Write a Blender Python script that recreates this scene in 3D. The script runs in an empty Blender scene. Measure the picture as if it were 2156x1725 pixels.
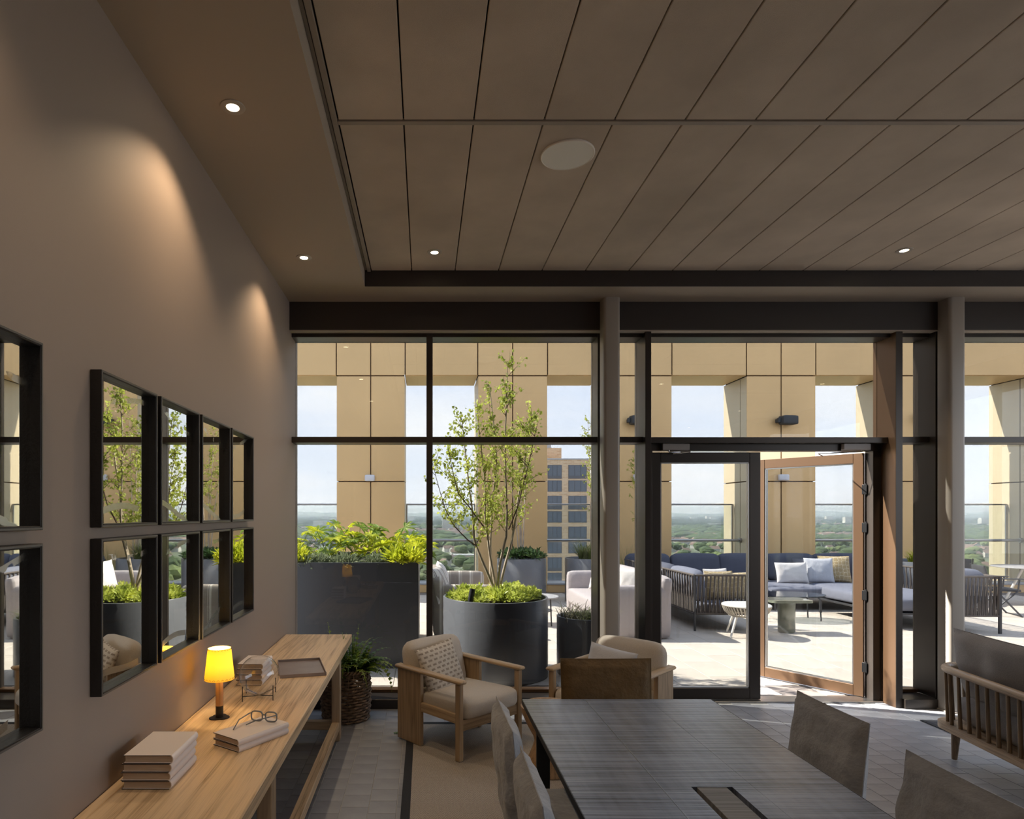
import bpy, bmesh, math, random
from mathutils import Vector, Matrix, noise
random.seed(11)
D = bpy.data; SC = bpy.context.scene; COL = SC.collection
PI = math.pi
# ------------------------------------------------------------------ camera (one-point view with a shifted lens)
F, U0, V0, EYE = 1330.0, 894.0, 1082.0, 1.75
cd = D.cameras.new('camera'); cam = D.objects.new('camera', cd); COL.objects.link(cam)
cam.location = (0, 0, EYE); cam.rotation_euler = (PI/2, 0, 0)
cd.sensor_fit = 'HORIZONTAL'; cd.sensor_width = 36; cd.lens = F/2156*36
cd.shift_x = (1078-U0)/2156; cd.shift_y = (V0-862.5)/2156
cd.clip_start = .05; cd.clip_end = 30000
SC.camera = cam
# ------------------------------------------------------------------ world, sun, exposure
wd = D.worlds.new('sky'); SC.world = wd; wd.use_nodes = True
wn, wl = wd.node_tree.nodes, wd.node_tree.links; wn.clear()
wo = wn.new('ShaderNodeOutputWorld'); bg = wn.new('ShaderNodeBackground'); bg.inputs[1].default_value = 3.9
tc = wn.new('ShaderNodeTexCoord'); sp = wn.new('ShaderNodeSeparateXYZ'); rp = wn.new('ShaderNodeValToRGB')
rp.color_ramp.elements[0].position = 0; rp.color_ramp.elements[0].color = (.80, .85, .93, 1)
rp.color_ramp.elements[1].position = .55; rp.color_ramp.elements[1].color = (.50, .65, .95, 1)
e = rp.color_ramp.elements.new(.16); e.color = (.70, .77, .92, 1)
nz = wn.new('ShaderNodeTexNoise'); nz.inputs['Scale'].default_value = 3.2; nz.inputs['Detail'].default_value = 7
mp = wn.new('ShaderNodeMapping'); mp.inputs['Scale'].default_value = (1, 1, 3.5)
cr = wn.new('ShaderNodeValToRGB'); cr.color_ramp.elements[0].position = .42; cr.color_ramp.elements[1].position = .75
mx = wn.new('ShaderNodeMixRGB'); mx.inputs[2].default_value = (.93, .93, .95, 1)
wl.new(tc.outputs['Generated'], sp.inputs[0]); wl.new(sp.outputs[2], rp.inputs[0])
wl.new(tc.outputs['Generated'], mp.inputs[0]); wl.new(mp.outputs[0], nz.inputs['Vector']); wl.new(nz.outputs[0], cr.inputs[0])
wl.new(cr.outputs[0], mx.inputs[0]); wl.new(rp.outputs[0], mx.inputs[1]); wl.new(mx.outputs[0], bg.inputs[0]); wl.new(bg.outputs[0], wo.inputs[0])
sl = D.lights.new('sun', 'SUN'); sl.energy = 24.0; sl.angle = .009; sl.color = (1, .95, .86)
sun = D.objects.new('sun', sl); COL.objects.link(sun)
sun.rotation_euler = Vector((1, -.32, -1)).to_track_quat('-Z', 'Y').to_euler()
SC.view_settings.view_transform = 'Standard'; SC.view_settings.look = 'None'
SC.view_settings.gamma = 1; SC.view_settings.use_curve_mapping = False
SC.view_settings.exposure = 0.0
cy = SC.cycles
cy.use_denoising = True; cy.use_adaptive_sampling = True; cy.adaptive_threshold = .018; cy.max_bounces = 8; cy.diffuse_bounces = 4; cy.glossy_bounces = 4; cy.transmission_bounces = 6
cy.transparent_max_bounces = 24; cy.volume_bounces = 0; cy.sample_clamp_indirect = 6; cy.caustics_reflective = False; cy.caustics_refractive = False
DOWN_W, LAMP_W = 60.0, 4.0

def P(u, v, y):                                   # photo pixel + distance -> point
    return Vector(((u-U0)/F*y, y, EYE-(v-V0)/F*y))
def PX(u, y): return (u-U0)/F*y
def PZ(v, y): return EYE-(v-V0)/F*y

# ------------------------------------------------------------------ materials
def S(r, g, b):
    return tuple(((c/255+.055)/1.055)**2.4 if c > 10 else c/255/12.92 for c in (r, g, b))
def base(name):
    m = D.materials.new(name); m.use_nodes = True
    n = m.node_tree.nodes; return m, n, m.node_tree.links, n['Principled BSDF']
def coords(n, l, st, rot=(0, 0, 0)):
    t = n.new('ShaderNodeTexCoord'); q = n.new('ShaderNodeMapping')
    q.inputs['Scale'].default_value = st; q.inputs['Rotation'].default_value = rot
    l.new(t.outputs['Object'], q.inputs[0]); return q.outputs[0]
def noi(n, l, vec, scale, detail=4, rough=.55):
    t = n.new('ShaderNodeTexNoise'); t.inputs['Scale'].default_value = scale; t.inputs['Detail'].default_value = detail
    t.inputs['Roughness'].default_value = rough; l.new(vec, t.inputs['Vector']); return t.outputs[0]
def ramp(n, l, fac, stops):
    r = n.new('ShaderNodeValToRGB'); el = r.color_ramp.elements
    while len(el) < len(stops): el.new(.5)
    for e, (p, c) in zip(el, stops): e.position = p; e.color = (*c[:3], 1)
    l.new(fac, r.inputs[0]); return r.outputs[0]
def bumpn(n, l, h, b, strength, dist=.01):
    k = n.new('ShaderNodeBump'); k.inputs['Strength'].default_value = strength; k.inputs['Distance'].default_value = dist
    l.new(h, k.inputs['Height']); l.new(k.outputs[0], b.inputs['Normal'])
def M(name, col, rough=.5, metal=0, spec=.5, var=0, vs=4, vst=(1, 1, 1), bump=0, bs=60, bst=(1, 1, 1), coat=0, sheen=0, dist=.01):
    m, n, l, b = base(name)
    b.inputs['Base Color'].default_value = (*col, 1); b.inputs['Roughness'].default_value = rough
    b.inputs['Metallic'].default_value = metal; b.inputs['Specular IOR Level'].default_value = spec
    b.inputs['Coat Weight'].default_value = coat; b.inputs['Sheen Weight'].default_value = sheen
    if var:
        f = noi(n, l, coords(n, l, vst), vs)
        lo = tuple(c*(1-var) for c in col); hi = tuple(min(1, c*(1+var)) for c in col)
        l.new(ramp(n, l, f, [(.28, lo), (.72, hi)]), b.inputs['Base Color'])
    if bump: bumpn(n, l, noi(n, l, coords(n, l, bst), bs, 3), b, bump, dist)
    return m
def wood(name, dark, light, axis=1, rough=.5, scale=1.0, bump=.12, coat=0):
    m, n, l, b = base(name)
    st = [13*scale]*3; st[axis] = .6*scale
    st2 = [190*scale]*3; st2[axis] = 2.2*scale
    v1 = coords(n, l, st)
    dz = n.new('ShaderNodeTexNoise'); dz.inputs['Scale'].default_value = 1.1; dz.inputs['Detail'].default_value = 5; l.new(v1, dz.inputs['Vector'])
    mu = n.new('ShaderNodeMath'); mu.operation = 'MULTIPLY'; mu.inputs[1].default_value = 9; l.new(dz.outputs[0], mu.inputs[0])
    fr = n.new('ShaderNodeMath'); fr.operation = 'PINGPONG'; fr.inputs[1].default_value = 1; l.new(mu.outputs[0], fr.inputs[0])
    f2 = noi(n, l, coords(n, l, st2), 1.0, 3)
    ad = n.new('ShaderNodeMath'); ad.operation = 'MULTIPLY_ADD'; ad.inputs[1].default_value = .45
    l.new(fr.outputs[0], ad.inputs[0]); l.new(f2, ad.inputs[2])
    mid = tuple((a*.35+c*.65) for a, c in zip(dark, light))
    l.new(ramp(n, l, ad.outputs[0], [(.3, dark), (.58, mid), (.9, light)]), b.inputs['Base Color'])
    b.inputs['Roughness'].default_value = rough; b.inputs['Coat Weight'].default_value = coat
    bumpn(n, l, f2, b, bump, .003); return m
def thin_glass(name, tint, ior=1.5, rough=0.0, gain=1.0):
    m = D.materials.new(name); m.use_nodes = True; n, l = m.node_tree.nodes, m.node_tree.links; n.clear()
    o = n.new('ShaderNodeOutputMaterial'); x = n.new('ShaderNodeMixShader'); t = n.new('ShaderNodeBsdfTransparent'); g = n.new('ShaderNodeBsdfGlossy')
    t.inputs[0].default_value = (*tint, 1); g.inputs['Roughness'].default_value = rough
    lw = n.new('ShaderNodeLayerWeight'); lw.inputs[0].default_value = .5; r0 = ((ior-1)/(ior+1))**2
    pw = n.new('ShaderNodeMath'); pw.operation = 'POWER'; pw.inputs[1].default_value = 5; l.new(lw.outputs['Facing'], pw.inputs[0])
    fr = n.new('ShaderNodeMath'); fr.operation = 'MULTIPLY_ADD'; fr.inputs[1].default_value = 1-r0; fr.inputs[2].default_value = r0; l.new(pw.outputs[0], fr.inputs[0])
    mu = n.new('ShaderNodeMath'); mu.operation = 'MULTIPLY'; mu.inputs[1].default_value = gain; mu.use_clamp = True
    l.new(fr.outputs[0], mu.inputs[0]); l.new(mu.outputs[0], x.inputs[0]); l.new(t.outputs[0], x.inputs[1]); l.new(g.outputs[0], x.inputs[2]); l.new(x.outputs[0], o.inputs[0])
    return m
def leafm(name, col, col2, trans=.4, vs=3.0):
    m = D.materials.new(name); m.use_nodes = True; n, l = m.node_tree.nodes, m.node_tree.links; n.clear()
    o = n.new('ShaderNodeOutputMaterial'); x = n.new('ShaderNodeMixShader'); d = n.new('ShaderNodeBsdfPrincipled'); t = n.new('ShaderNodeBsdfTranslucent')
    d.inputs['Roughness'].default_value = .45; x.inputs[0].default_value = trans
    c = ramp(n, l, noi(n, l, coords(n, l, (1, 1, 1)), vs, 2), [(.32, col), (.68, col2)])
    l.new(c, d.inputs['Base Color']); l.new(c, t.inputs[0]); l.new(d.outputs[0], x.inputs[1]); l.new(t.outputs[0], x.inputs[2]); l.new(x.outputs[0], o.inputs[0])
    return m
def emit(name, col, st):
    m = D.materials.new(name); m.use_nodes = True; n, l = m.node_tree.nodes, m.node_tree.links; n.clear()
    o = n.new('ShaderNodeOutputMaterial'); k = n.new('ShaderNodeEmission'); k.inputs[0].default_value = (*col, 1); k.inputs[1].default_value = st
    l.new(k.outputs[0], o.inputs[0]); return m

m_wall = M('taupe_paint', (.33, .262, .218), .6, bump=.05, bs=260)
m_soffit = M('soffit_paint', (.39, .325, .255), .6)
m_tilec = M('ceiling_tile_felt', (.55, .46, .365), .9, var=.16, vs=1.7, bump=.35, bs=420)
m_bar = M('ceiling_grid_metal', (.30, .245, .195), .5)
m_gap = M('shadow_gap_black', (.02, .018, .016), .9)
m_fascia = M('dark_bronze_fascia', (.030, .022, .018), .55)
m_frame = M('bronze_frame', (.042, .034, .029), .34, metal=.35, spec=.5)
m_doorf = M('bronze_door_frame', (.135, .078, .044), .36, metal=.55)
m_steel = M('brushed_steel', (.42, .41, .40), .32, metal=1)
m_col = M('column_paint', (.36, .32, .275), .38)
m_glass = thin_glass('solar_control_glass', (.535, .54, .535), 1.45, gain=1.0)
m_clear = thin_glass('clear_glass', (.95, .96, .95), 1.45)
m_bglass = thin_glass('balustrade_glass', (.93, .96, .95), 1.45)
m_tabglass = thin_glass('table_glass', (.62, .66, .66), 1.5)
m_bowl = thin_glass('bowl_glass', (.965, .972, .98), 1.62)
m_slate = M('slate_tile', (.295, .30, .32), .42, var=.22, vs=2.2, bump=.15, bs=24)
m_grout = M('grout', (.50, .49, .47), .9)
m_paver = M('beige_paver', (.62, .55, .475), .75, var=.09, vs=1.3, bump=.15, bs=60)
m_pgrout = M('paver_joint', (.20, .17, .15), .9)
m_gold = M('gold_anodised_panel', (.76, .51, .245), .42, metal=.3, var=.05, vs=.9)
m_goldr = M('gold_reveal_panel', (.62, .52, .36), .5, metal=.25)
m_joint = M('panel_joint_dark', (.10, .055, .03), .8)
m_ledge = M('grey_ledge', (.38, .37, .37), .5)
m_oak = wood('oak_desk', S(146, 112, 76), S(228, 198, 158), 1, .45, bump=.25)
m_oakx = wood('oak_desk_cross', S(146, 120, 92), S(214, 190, 156), 0, .5)
m_oakz = wood('oak_desk_leg', S(134, 108, 82), S(206, 182, 150), 2, .5)
m_chw = wood('armchair_oak_upright', S(108, 88, 64), S(172, 146, 114), 2, .45, 1.4)
m_chy = wood('armchair_oak_long', S(122, 100, 76), S(190, 164, 130), 1, .42, 1.4)
m_chx = wood('armchair_oak_cross', S(108, 88, 64), S(172, 146, 114), 0, .45, 1.4)
m_linen = M('oatmeal_wool', (.60, .54, .465), .95, var=.14, vs=260, bump=.5, bs=420, sheen=.3)
m_slip = M('taupe_linen_slipcover', (.305, .31, .325), .95, var=.16, vs=9, bump=.45, bs=26, sheen=.2, dist=.02)
m_slipb = M('rust_brown_linen', (.145, .088, .034), .9, var=.2, vs=10, bump=.4, bs=30, sheen=.15, dist=.02)
m_grey = M('grey_upholstery', (.30, .285, .275), .95, var=.12, vs=160, bump=.4, bs=300, sheen=.2)
m_spind = wood('smoked_oak_spindle', S(84, 68, 52), S(146, 124, 98), 2, .45, 2)
m_rail = wood('smoked_oak_rail', S(124, 104, 82), S(198, 174, 144), 0, .42, 2)
m_black = M('black_metal', (.012, .012, .013), .4, metal=.3)
m_blackw = M('black_stained_frame', (.014, .012, .011), .42, bump=.2, bs=90, bst=(1, .15, 1))
m_silverlip = M('worn_frame_edge', (.16, .15, .14), .4, metal=.5)
m_book = M('cream_book_cover', (.84, .75, .70), .6)
m_page = M('book_pages', (.55, .43, .32), .9, bump=.5, bs=400, bst=(.02, .02, 1))
m_bedge = M('dark_book_edge', (.035, .025, .022), .6)
m_tray = M('brown_leather_tray', (.27, .22, .205), .42, var=.1, vs=8)
m_basket = M('brown_wicker', (.26, .18, .125), .6, var=.45, vs=28, bump=.3, bs=120)
m_soil = M('soil', (.05, .035, .025), .95, bump=.8, bs=40)
m_plant = M('charcoal_planter', (.15, .155, .17), .33, spec=.5)
m_plantd = M('dark_rect_planter', (.072, .073, .078), .36)
m_bark = M('birch_bark', (.50, .40, .30), .8, var=.4, vs=30, vst=(1, 1, .3), bump=.3, bs=60)
m_twig = M('birch_twig', (.13, .075, .045), .8)
m_leafb = leafm('birch_leaf', (.30, .36, .05), (.72, .76, .16), .5, 5)
m_leafg = leafm('groundcover_leaf', (.34, .42, .05), (.82, .84, .22), .4, 6)
m_fats = leafm('palmate_leaf_yellow', (.40, .48, .03), (.85, .82, .06), .5, 3)
m_fatg = leafm('palmate_leaf_green', (.16, .26, .04), (.42, .52, .10), .4, 3)
m_lav = leafm('grey_green_leaf', (.20, .24, .13), (.42, .46, .28), .3, 6)
m_dkl = leafm('dark_green_leaf', (.03, .075, .02), (.09, .16, .05), .3, 4)
m_fern = leafm('indoor_fern_leaf', (.07, .16, .04), (.22, .36, .09), .35, 5)
m_fernl = leafm('young_fern_leaf', (.16, .26, .03), (.34, .42, .06), .45, 5)
m_grass = leafm('grass_blade', (.10, .14, .04), (.32, .36, .12), .35, 8)
m_pgrass = leafm('bronze_grass_blade', (.06, .035, .03), (.20, .20, .08), .3, 8)
m_stalk = M('green_stalk', (.20, .26, .06), .6)
m_mauve = M('mauve_slipcover', (.43, .385, .385), .9, bump=.25, bs=14, dist=.02)
m_white = M('white_cushion', (.74, .70, .67), .9, bump=.3, bs=16, dist=.02)
m_pale = M('pale_grey_cushion', (.55, .56, .60), .9, bump=.3, bs=16, dist=.02)
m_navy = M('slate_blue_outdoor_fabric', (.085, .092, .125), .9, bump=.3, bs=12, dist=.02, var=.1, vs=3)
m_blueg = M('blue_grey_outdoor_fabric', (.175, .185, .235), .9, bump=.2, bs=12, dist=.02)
m_rope = M('grey_brown_rope', (.12, .10, .088), .85, bump=.6, bs=180)
m_ropel = M('cream_rope', (.55, .50, .42), .85, bump=.5, bs=140)
m_greyt = M('dark_grey_tube', (.07, .07, .075), .4, metal=.4)
m_wht = M('white_lacquer', (.80, .78, .74), .4)
m_green = M('sage_glazed_ceramic', (.235, .25, .19), .12, coat=.5)
m_spk = M('speaker_charcoal', (.045, .048, .052), .6)
m_plast = M('white_plastic', (.70, .70, .74), .4)
m_hdpe = M('black_pipe', (.03, .03, .033), .45)
m_brickt = None
def stripes(name, bgc, c1, c2, axis, scale):
    m, n, l, b = base(name); v = coords(n, l, (1, 1, 1)); s = n.new('ShaderNodeSeparateXYZ'); l.new(v, s.inputs[0])
    mu = n.new('ShaderNodeMath'); mu.operation = 'MULTIPLY'; mu.inputs[1].default_value = scale; l.new(s.outputs[axis], mu.inputs[0])
    fr = n.new('ShaderNodeMath'); fr.operation = 'FRACT'; l.new(mu.outputs[0], fr.inputs[0])
    r = ramp(n, l, fr.outputs[0], [(0, bgc), (.62, c1), (.68, bgc), (.76, c2), (.92, bgc)])
    r.node.color_ramp.interpolation = 'CONSTANT'
    l.new(r, b.inputs['Base Color']); b.inputs['Roughness'].default_value = .9; return m
m_stripe = stripes('striped_outdoor_fabric', (.33, .28, .235), (.55, .49, .42), (.62, .57, .50), 1, 5.2)
m_zebra = stripes('bold_striped_cushion', (.60, .56, .51), (.13, .115, .105), (.22, .19, .17), 0, 6.5)

def herringbone():
    m, n, l, b = base('herringbone_rug'); v = coords(n, l, (1, 1, 1)); s = n.new('ShaderNodeSeparateXYZ'); l.new(v, s.inputs[0])
    def mt(op, a, c, cl=None):
        k = n.new('ShaderNodeMath'); k.operation = op
        for i, q in enumerate((a, c)):
            if q is None: continue
            if isinstance(q, (int, float)): k.inputs[i].default_value = q
            else: l.new(q, k.inputs[i])
        return k.outputs[0]
    z = mt('PINGPONG', s.outputs[0], .021)
    y = mt('ADD', s.outputs[1], z)
    w = mt('SINE', mt('MULTIPLY', y, 2*PI/.0125), None)
    nn = noi(n, l, coords(n, l, (1, 1, 1)), 300, 2)
    w2 = mt('ADD', mt('MULTIPLY', w, .32), nn)
    l.new(ramp(n, l, w2, [(.25, (.17, .145, .12)), (.75, (.58, .52, .45))]), b.inputs['Base Color'])
    b.inputs['Roughness'].default_value = .95; bumpn(n, l, w2, b, .5, .004); return m
m_rug = herringbone()
m_rugb = M('dark_rug_border', (.022, .023, .027), .9, bump=.3, bs=300)

def sawn_table():
    m, n, l, b = base('ebonised_sawn_oak'); v1 = coords(n, l, (1.1, 62, 1)); f1 = noi(n, l, v1, 1.0, 3, .65)
    v2 = coords(n, l, (26, 2.2, 1)); f2 = noi(n, l, v2, 1.0, 5, .6)
    v3 = coords(n, l, (7, 230, 1)); f3 = noi(n, l, v3, 1.0, 2)
    a = n.new('ShaderNodeMath'); a.operation = 'MULTIPLY_ADD'; a.inputs[1].default_value = 1.4; h2 = n.new('ShaderNodeMath'); h2.operation = 'MULTIPLY_ADD'; h2.inputs[1].default_value = .45; h2.inputs[2].default_value = .2; l.new(f2, h2.inputs[0]); l.new(f1, a.inputs[0]); l.new(h2.outputs[0], a.inputs[2])
    a2 = n.new('ShaderNodeMath'); a2.operation = 'MULTIPLY_ADD'; a2.inputs[1].default_value = .25; l.new(f3, a2.inputs[0]); l.new(a.outputs[0], a2.inputs[2])
    dv_ = n.new('ShaderNodeMath'); dv_.operation = 'MULTIPLY'; dv_.inputs[1].default_value = .5; l.new(a2.outputs[0], dv_.inputs[0])
    l.new(ramp(n, l, dv_.outputs[0], [(.48, (.012, .014, .019)), (.56, (.075, .086, .115)), (.72, (.21, .24, .315))]), b.inputs['Base Color'])
    b.inputs['Roughness'].default_value = .34; b.inputs['Specular IOR Level'].default_value = 1.0; b.inputs['Coat Weight'].default_value = .5; b.inputs['Coat Roughness'].default_value = .25
    bumpn(n, l, a2.outputs[0], b, .6, .008); return m
m_table = sawn_table()
m_slotw = M('grey_sawn_insert', (.19, .185, .18), .5, var=.35, vs=6, vst=(.3, 12, 1), bump=.3, bs=9, bst=(.3, 12, 1))

def mirror_mat():
    m, n, l, b = base('antiqued_mirror'); v = coords(n, l, (1, 1, 1))
    q = n.new('ShaderNodeSeparateXYZ'); l.new(v, q.inputs[0]); oi = n.new('ShaderNodeObjectInfo')
    def mt(op, x, y=0.0, z=0.0):
        k = n.new('ShaderNodeMath'); k.operation = op
        for i_, g_ in enumerate((x, y, z)):
            if isinstance(g_, (int, float)): k.inputs[i_].default_value = g_
            else: l.new(g_, k.inputs[i_])
        return k.outputs[0]
    yy, zz, rr = q.outputs[1], q.outputs[2], oi.outputs['Random']
    def band(c0, c1, w_, ph):
        c = mt('MULTIPLY_ADD', mt('SUBTRACT', yy, .24), mt('MULTIPLY_ADD', rr, c1, -c1*.5), c0)
        c = mt('ADD', c, mt('MULTIPLY', mt('SINE', mt('MULTIPLY_ADD', yy, 9, mt('MULTIPLY', rr, ph))), .022))
        return mt('LESS_THAN', mt('ABSOLUTE', mt('SUBTRACT', zz, c)), w_)
    bnd = mt('MAXIMUM', band(.50, .45, .011, 20), band(.06, .35, .013, 11))
    g = noi(n, l, v, 5, 3)
    a = n.new('ShaderNodeMath'); a.operation = 'MULTIPLY'; l.new(bnd, a.inputs[0]); l.new(g, a.inputs[1])
    r1 = ramp(n, l, a.outputs[0], [(.46, (.012,)*3), (.48, (.20,)*3)])
    l.new(r1, b.inputs['Roughness'])
    l.new(ramp(n, l, a.outputs[0], [(.46, (.88, .87, .81)), (.48, (.70, .69, .62))]), b.inputs['Base Color'])
    b.inputs['Metallic'].default_value = 1; return m
m_mirror = mirror_mat()

def dashed():
    m, n, l, b = base('block_print_cushion'); v = coords(n, l, (1, 1, 1))
    br = n.new('ShaderNodeTexBrick'); br.inputs['Scale'].default_value = 1; br.offset = .5
    br.inputs['Brick Width'].default_value = .052; br.inputs['Row Height'].default_value = .034; br.inputs['Mortar Size'].default_value = .0095
    br.inputs['Mortar Smooth'].default_value = .25
    q = n.new('ShaderNodeMapping'); q.inputs['Rotation'].default_value = (PI/2, 0, 0); l.new(v, q.inputs[0])
    ws = noi(n, l, coords(n, l, (30, 30, 260)), 1, 2)
    l.new(q.outputs[0], br.inputs['Vector'])
    k = n.new('ShaderNodeMath'); k.operation = 'MULTIPLY_ADD'; k.inputs[1].default_value = .6; l.new(ws, k.inputs[0]); l.new(br.outputs['Fac'], k.inputs[2])
    l.new(ramp(n, l, k.outputs[0], [(.30, (.27, .22, .175)), (.44, (.58, .52, .44))]), b.inputs['Base Color'])
    b.inputs['Roughness'].default_value = .9; return m
m_dash = dashed()

def lattice(name, c1, c2, sc):
    m, n, l, b = base(name); v = coords(n, l, (1, .05, 1)); t = n.new('ShaderNodeTexVoronoi'); t.feature = 'DISTANCE_TO_EDGE'
    t.inputs['Scale'].default_value = sc; t.inputs['Randomness'].default_value = .35; l.new(v, t.inputs['Vector'])
    l.new(ramp(n, l, t.outputs['Distance'], [(.04, c2), (.07, c1)]), b.inputs['Base Color']); b.inputs['Roughness'].default_value = .9; return m
m_gcush = lattice('gold_lattice_cushion', (.44, .33, .17), (.66, .56, .40), 14)

def brickmat():
    m, n, l, b = base('buff_brick'); t = n.new('ShaderNodeTexBrick'); t.inputs['Scale'].default_value = 1
    t.inputs['Brick Width'].default_value = .9; t.inputs['Row Height'].default_value = .3; t.inputs['Mortar Size'].default_value = .03
    t.inputs['Color1'].default_value = (.50, .33, .19, 1); t.inputs['Color2'].default_value = (.62, .44, .28, 1); t.inputs['Mortar'].default_value = (.60, .50, .38, 1)
    v = coords(n, l, (1, 1, 1), (PI/2, 0, 0)); l.new(v, t.inputs['Vector']); l.new(t.outputs[0], b.inputs['Base Color']); b.inputs['Roughness'].default_value = .9; return m
m_brick = brickmat()
m_twin = M('tower_window_glass', (.11, .125, .15), .2, spec=.4)
m_twinf = M('tower_window_frame', (.10, .10, .11), .5)
m_land = M('far_ground', (.13, .145, .085), .95, var=.55, vs=.012)
m_treef = M('far_tree_green', (.07, .098, .036), .95, var=.5, vs=.05)
m_treel = M('far_tree_light', (.14, .17, .06), .95, var=.4, vs=.05)
m_roof = M('far_roof', (.24, .155, .12), .9, var=.25, vs=.03)
m_rend = M('far_render', (.55, .51, .47), .9, var=.2, vs=.02)
m_roadf = M('far_road', (.50, .48, .46), .9)

# ------------------------------------------------------------------ mesh helpers
class MB:
    def __init__(s): s.v = []; s.f = []
    def add(s, vs, fs):
        k = len(s.v); s.v += [tuple(p) for p in vs]; s.f += [tuple(i+k for i in q) for q in fs]; return s
    def box(s, x0, x1, y0, y1, z0, z1, b=0.0, T=None):
        if b <= 0:
            vs = [(x, y, z) for x in (x0, x1) for y in (y0, y1) for z in (z0, z1)]
            fs = [(0, 1, 3, 2), (4, 6, 7, 5), (0, 4, 5, 1), (2, 3, 7, 6), (0, 2, 6, 4), (1, 5, 7, 3)]
        else:
            lo, hi = (x0, y0, z0), (x1, y1, z1); b = min(b, min(h-a for a, h in zip(lo, hi))*.49)
            vs = []; fs = []; ix = {}
            for c in range(8):
                sg = (c & 1, c >> 1 & 1, c >> 2 & 1)
                for a in range(3):
                    p = []
                    for k in range(3):
                        q = hi[k] if sg[k] else lo[k]
                        if k != a: q += -b if sg[k] else b
                        p.append(q)
                    ix[sg, a] = len(vs); vs.append(tuple(p))
            def sgn(a, sa, bb, sb, cc, sc_):
                t = [0, 0, 0]; t[a] = sa; t[bb] = sb; t[cc] = sc_; return tuple(t)
            for a in range(3):
                bb, cc = (a+1) % 3, (a+2) % 3
                for sa in (0, 1):
                    q = [ix[sgn(a, sa, bb, i, cc, j), a] for i, j in ((0, 0), (1, 0), (1, 1), (0, 1))]
                    fs.append(tuple(q if sa else q[::-1]))
                for i in (0, 1):
                    for j in (0, 1):
                        q = [ix[sgn(a, 0, bb, i, cc, j), bb], ix[sgn(a, 1, bb, i, cc, j), bb], ix[sgn(a, 1, bb, i, cc, j), cc], ix[sgn(a, 0, bb, i, cc, j), cc]]
                        fs.append(tuple(q if i == j else q[::-1]))
            for c in range(8):
                sg = (c & 1, c >> 1 & 1, c >> 2 & 1); q = [ix[sg, 0], ix[sg, 1], ix[sg, 2]]
                fs.append(tuple(q if sum(sg) % 2 else q[::-1]))
        if T is not None: vs = [T @ Vector(p) for p in vs]
        return s.add(vs, fs)
    def tube(s, pts, r, n=8, cap=True, closed=False):
        pts = [Vector(p) for p in pts]; N = len(pts); rs = r if isinstance(r, (list, tuple)) else [r]*N
        vs = []; fs = []; prev = None
        for i, p in enumerate(pts):
            if closed: t = pts[(i+1) % N]-pts[i-1]
            else: t = pts[min(i+1, N-1)]-pts[max(i-1, 0)]
            t = t.normalized() if t.length > 1e-9 else Vector((0, 0, 1))
            if prev is None:
                a = t.cross(Vector((0, 0, 1)) if abs(t.z) < .95 else Vector((1, 0, 0))).normalized()
            else:
                a = prev-t*prev.dot(t); a = a.normalized() if a.length > 1e-6 else prev
            prev = a; c = t.cross(a)
            for k in range(n):
                w = 2*PI*k/n; vs.append(p+(a*math.cos(w)+c*math.sin(w))*rs[i])
        M_ = N if closed else N-1
        for i in range(M_):
            j = (i+1) % N
            for k in range(n): fs.append((i*n+k, i*n+(k+1) % n, j*n+(k+1) % n, j*n+k))
        if cap and not closed: fs.append(tuple(range(n))[::-1]); fs.append(tuple((N-1)*n+k for k in range(n)))
        return s.add(vs, fs)
    def lathe(s, prof, n=32, c=(0, 0, 0), sx=1, sy=1):
        vs = []; fs = []
        for r, z in prof:
            for k in range(n):
                w = 2*PI*k/n; vs.append((c[0]+r*sx*math.cos(w), c[1]+r*sy*math.sin(w), c[2]+z))
        for i in range(len(prof)-1):
            for k in range(n): fs.append((i*n+k, i*n+(k+1) % n, (i+1)*n+(k+1) % n, (i+1)*n+k))
        if prof[0][0] > 1e-6: pass
        return s.add(vs, fs)
    def disc(s, r, z, n=32, c=(0, 0), sx=1, sy=1):
        return s.add([(c[0]+r*sx*math.cos(2*PI*k/n), c[1]+r*sy*math.sin(2*PI*k/n), z) for k in range(n)], [tuple(range(n))])
    def prism(s, poly, z0, z1):
        n = len(poly); vs = [(x, y, z0) for x, y in poly]+[(x, y, z1) for x, y in poly]
        return s.add(vs, [tuple(range(n))[::-1], tuple(range(n, 2*n))]+[(i, (i+1) % n, n+(i+1) % n, n+i) for i in range(n)])
    def xf(s, T): s.v = [tuple(T @ Vector(p)) for p in s.v]; return s
    def mesh(s, name, mat, smooth=None, fix=True):
        me = D.meshes.new(name); me.from_pydata(s.v, [], s.f)
        if fix:
            bm = bmesh.new(); bm.from_mesh(me); bmesh.ops.recalc_face_normals(bm, faces=bm.faces); bm.to_mesh(me); bm.free()
        if mat: me.materials.append(mat)
        if smooth:
            me.polygons.foreach_set('use_smooth', [True]*len(me.polygons)); me.set_sharp_from_angle(angle=math.radians(smooth))
        me.update(); return me
    def build(s, name, mat, parent=None, smooth=None, fix=True, loc=None, rot=None):
        return put(name, s.mesh(name, mat, smooth, fix), parent, loc, rot)
def put(name, me, parent=None, loc=None, rot=None):
    o = D.objects.new(name, me); COL.objects.link(o); o.parent = parent
    if loc is not None: o.location = loc
    if rot is not None: o.rotation_euler = rot
    return o
def tag(o, label, cat, group=None, kind=None):
    o['label'] = label; o['category'] = cat
    if group: o['group'] = group
    if kind: o['kind'] = kind
    return o
def thing(name, label, cat, loc=(0, 0, 0), rz=0, group=None, kind=None):
    o = D.objects.new(name, None); COL.objects.link(o); o.location = loc; o.rotation_euler = (0, 0, rz); o.empty_display_size = .1
    return tag(o, label, cat, group, kind)
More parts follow.
